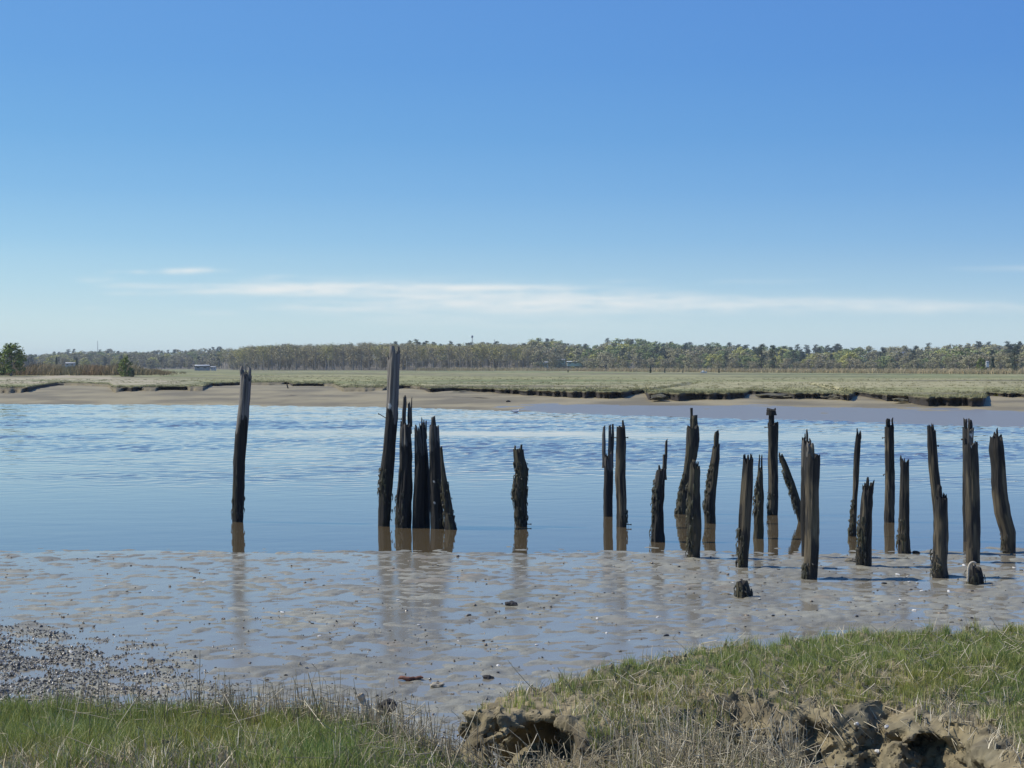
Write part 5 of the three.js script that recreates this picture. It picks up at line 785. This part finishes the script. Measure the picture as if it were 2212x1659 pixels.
// ------------------------------------------------------------------ houses, masts and boat far off
function house(u, v, d, wpx, hpx, roofpx, wallC, roofC, label, name = 'house') {
  const s = d / F, p = atD(u, v, d), g = thing(name, label, 'house', p), W = wpx * s, H = hpx * s, Rf = roofpx * s, D = W * 0.5, box = (w, h, dd, x, y, z, c) => { const b = new THREE.BoxGeometry(w, h, dd).translate(x, y, z), n = b.attributes.position.count, a = new Float32Array(n * 3); for (let i = 0; i < n; i++) a.set(c, i * 3); b.setAttribute('color', new THREE.BufferAttribute(a, 3)); return b; };
  mesh('wall', box(W, H + 1, D, 0, H / 2 - 0.5, 0, wallC), M.stone, g);
  const gb = new GB(), e = W * 0.53, f = D * 0.62, v0 = [gb.v(-e, H, f, roofC), gb.v(e, H, f, roofC), gb.v(e, H + Rf, 0, roofC), gb.v(-e, H + Rf, 0, roofC), gb.v(-e, H, -f, roofC), gb.v(e, H, -f, roofC)]; gb.q(v0[0], v0[1], v0[2], v0[3]); gb.q(v0[3], v0[2], v0[5], v0[4]); gb.t(v0[0], v0[3], v0[4]); gb.t(v0[1], v0[5], v0[2]); gb.q(v0[0], v0[4], v0[5], v0[1]);
  mesh('roof', gb.geo(), M.stone, g);
  const n = Math.max(2, Math.round(W / 3)); for (let k = 0; k < n; k++) mesh('window', box(W / n * 0.4, H * 0.4, 0.1, -W / 2 + (k + 0.5) * W / n, H * 0.55, D / 2 + 0.03, [0.06, 0.07, 0.08]), M.stone, g);
  return g;
}
house(437, 797, 740, 30, 5, 4, [0.3, 0.31, 0.32], [0.42, 0.44, 0.46], 'long low grey-roofed barn at the edge of the tall wood', 'barn');
house(461, 797.5, 745, 11, 4, 2, [0.55, 0.55, 0.55], [0.5, 0.52, 0.54], 'small pale shed at the end of the grey-roofed barn', 'shed');
house(1212, 787, 840, 18, 7, 5, [0.6, 0.6, 0.58], [0.5, 0.47, 0.44], 'white house with a steep roof behind the lawn', 'house');
house(1243, 787, 845, 36, 4, 3, [0.55, 0.57, 0.56], [0.45, 0.48, 0.48], 'long low white building behind the lawn', 'house');
house(1178, 790, 800, 12, 6, 3, [0.4, 0.42, 0.42], [0.5, 0.5, 0.5], 'small grey house among the trees left of the lawn', 'house');
house(1944, 768, 900, 16, 5, 3, [0.6, 0.6, 0.6], [0.42, 0.42, 0.45], 'white house among the trees high on the right hill', 'house');
house(2133, 786, 470, 6, 4, 2, [0.7, 0.7, 0.7], [0.5, 0.5, 0.5], 'tiny white house front between the dark tree and the cedar', 'house');
house(152, 790, 690, 20, 4, 3, [0.45, 0.46, 0.48], [0.5, 0.5, 0.52], 'half-hidden grey house behind the reeds on the left shore', 'house');
function mast(u, v0, v1, d, w, label, head) {
  const a = atD(u, v0, d), b = atD(u, v1, d), h = b.y - a.y, s = w * d / F, g = thing('radio_mast', label, 'mast', a), gb = new GB(), c = [0.3, 0.32, 0.34];
  for (const q of [0, 1, 2]) { const an = q * 2.094; tube(gb, [V(Math.cos(an) * s, 0, Math.sin(an) * s), V(Math.cos(an) * s * 0.5, h, Math.sin(an) * s * 0.5)], [s * 0.22, s * 0.16], 4, c); }
  for (let k = 0; k < 12; k++) { const y = h * k / 12, y2 = h * (k + 1) / 12, r = s * (1 - 0.5 * k / 12); for (const q of [0, 1, 2]) { const an = q * 2.094, a2 = (q + 1) * 2.094; tube(gb, [V(Math.cos(an) * r, y, Math.sin(an) * r), V(Math.cos(a2) * r, y2, Math.sin(a2) * r)], [s * 0.1, s * 0.1], 3, c); } }
  mesh('lattice', gb.geo(), M.stone, g);
  if (head) { const hb = new GB(); tube(hb, [V(0, h * 0.8, 0), V(0, h * 0.81, 0), V(0, h * 0.95, 0), V(0, h * 0.96, 0)], [0.05, s * 1.5, s * 1.5, 0.05], 8, c); mesh('antenna_head', hb.geo(), M.stone, g); }
}
mast(1020, 752, 724, 1230, 1.6, 'lattice antenna mast with a thick head above the wooded skyline', true);
mast(1068, 752, 733, 1240, 1.3, 'short thin mast right of the thicker antenna mast');
mast(211, 768, 736, 1850, 0.9, 'hair-thin mast standing on the far left ridge');
{ const d = 500, p = atD(1520, 806, d), s = d / F, g = thing('white_boat', 'small white boat pulled up at the far marsh edge', 'boat', p), gb = new GB(); let pr = null; for (let k = 0; k <= 8; k++) { const t = k / 8, x = (t - 0.5) * 14 * s, w = 2.2 * s * Math.sin(Math.PI * (0.12 + 0.8 * t)), ring = [[-1, 3.2], [-0.7, 0.4], [0, 0], [0.7, 0.4], [1, 3.2]].map(([z, y]) => gb.v(x, y * s * (0.8 + 0.4 * t), z * w, [0.75, 0.75, 0.73])); if (pr) for (let q = 0; q < 4; q++) gb.q(pr[q], pr[q + 1], ring[q + 1], ring[q]); pr = ring; } mesh('hull', gb.geo(), M.stone, g); const cb = lumpGeo(3 * s, 1.6 * s, 1.5 * s, 3, [[0.7, 0.7, 0.7], [0.75, 0.75, 0.72]], 0.05).translate(-1.5 * s, 3.6 * s, 0); mesh('cabin', cb, M.stone, g); }

scene.fog = new THREE.FogExp2(new THREE.Color(0.75, 0.84, 0.95), 0.00014);
renderer.render(scene, camera);
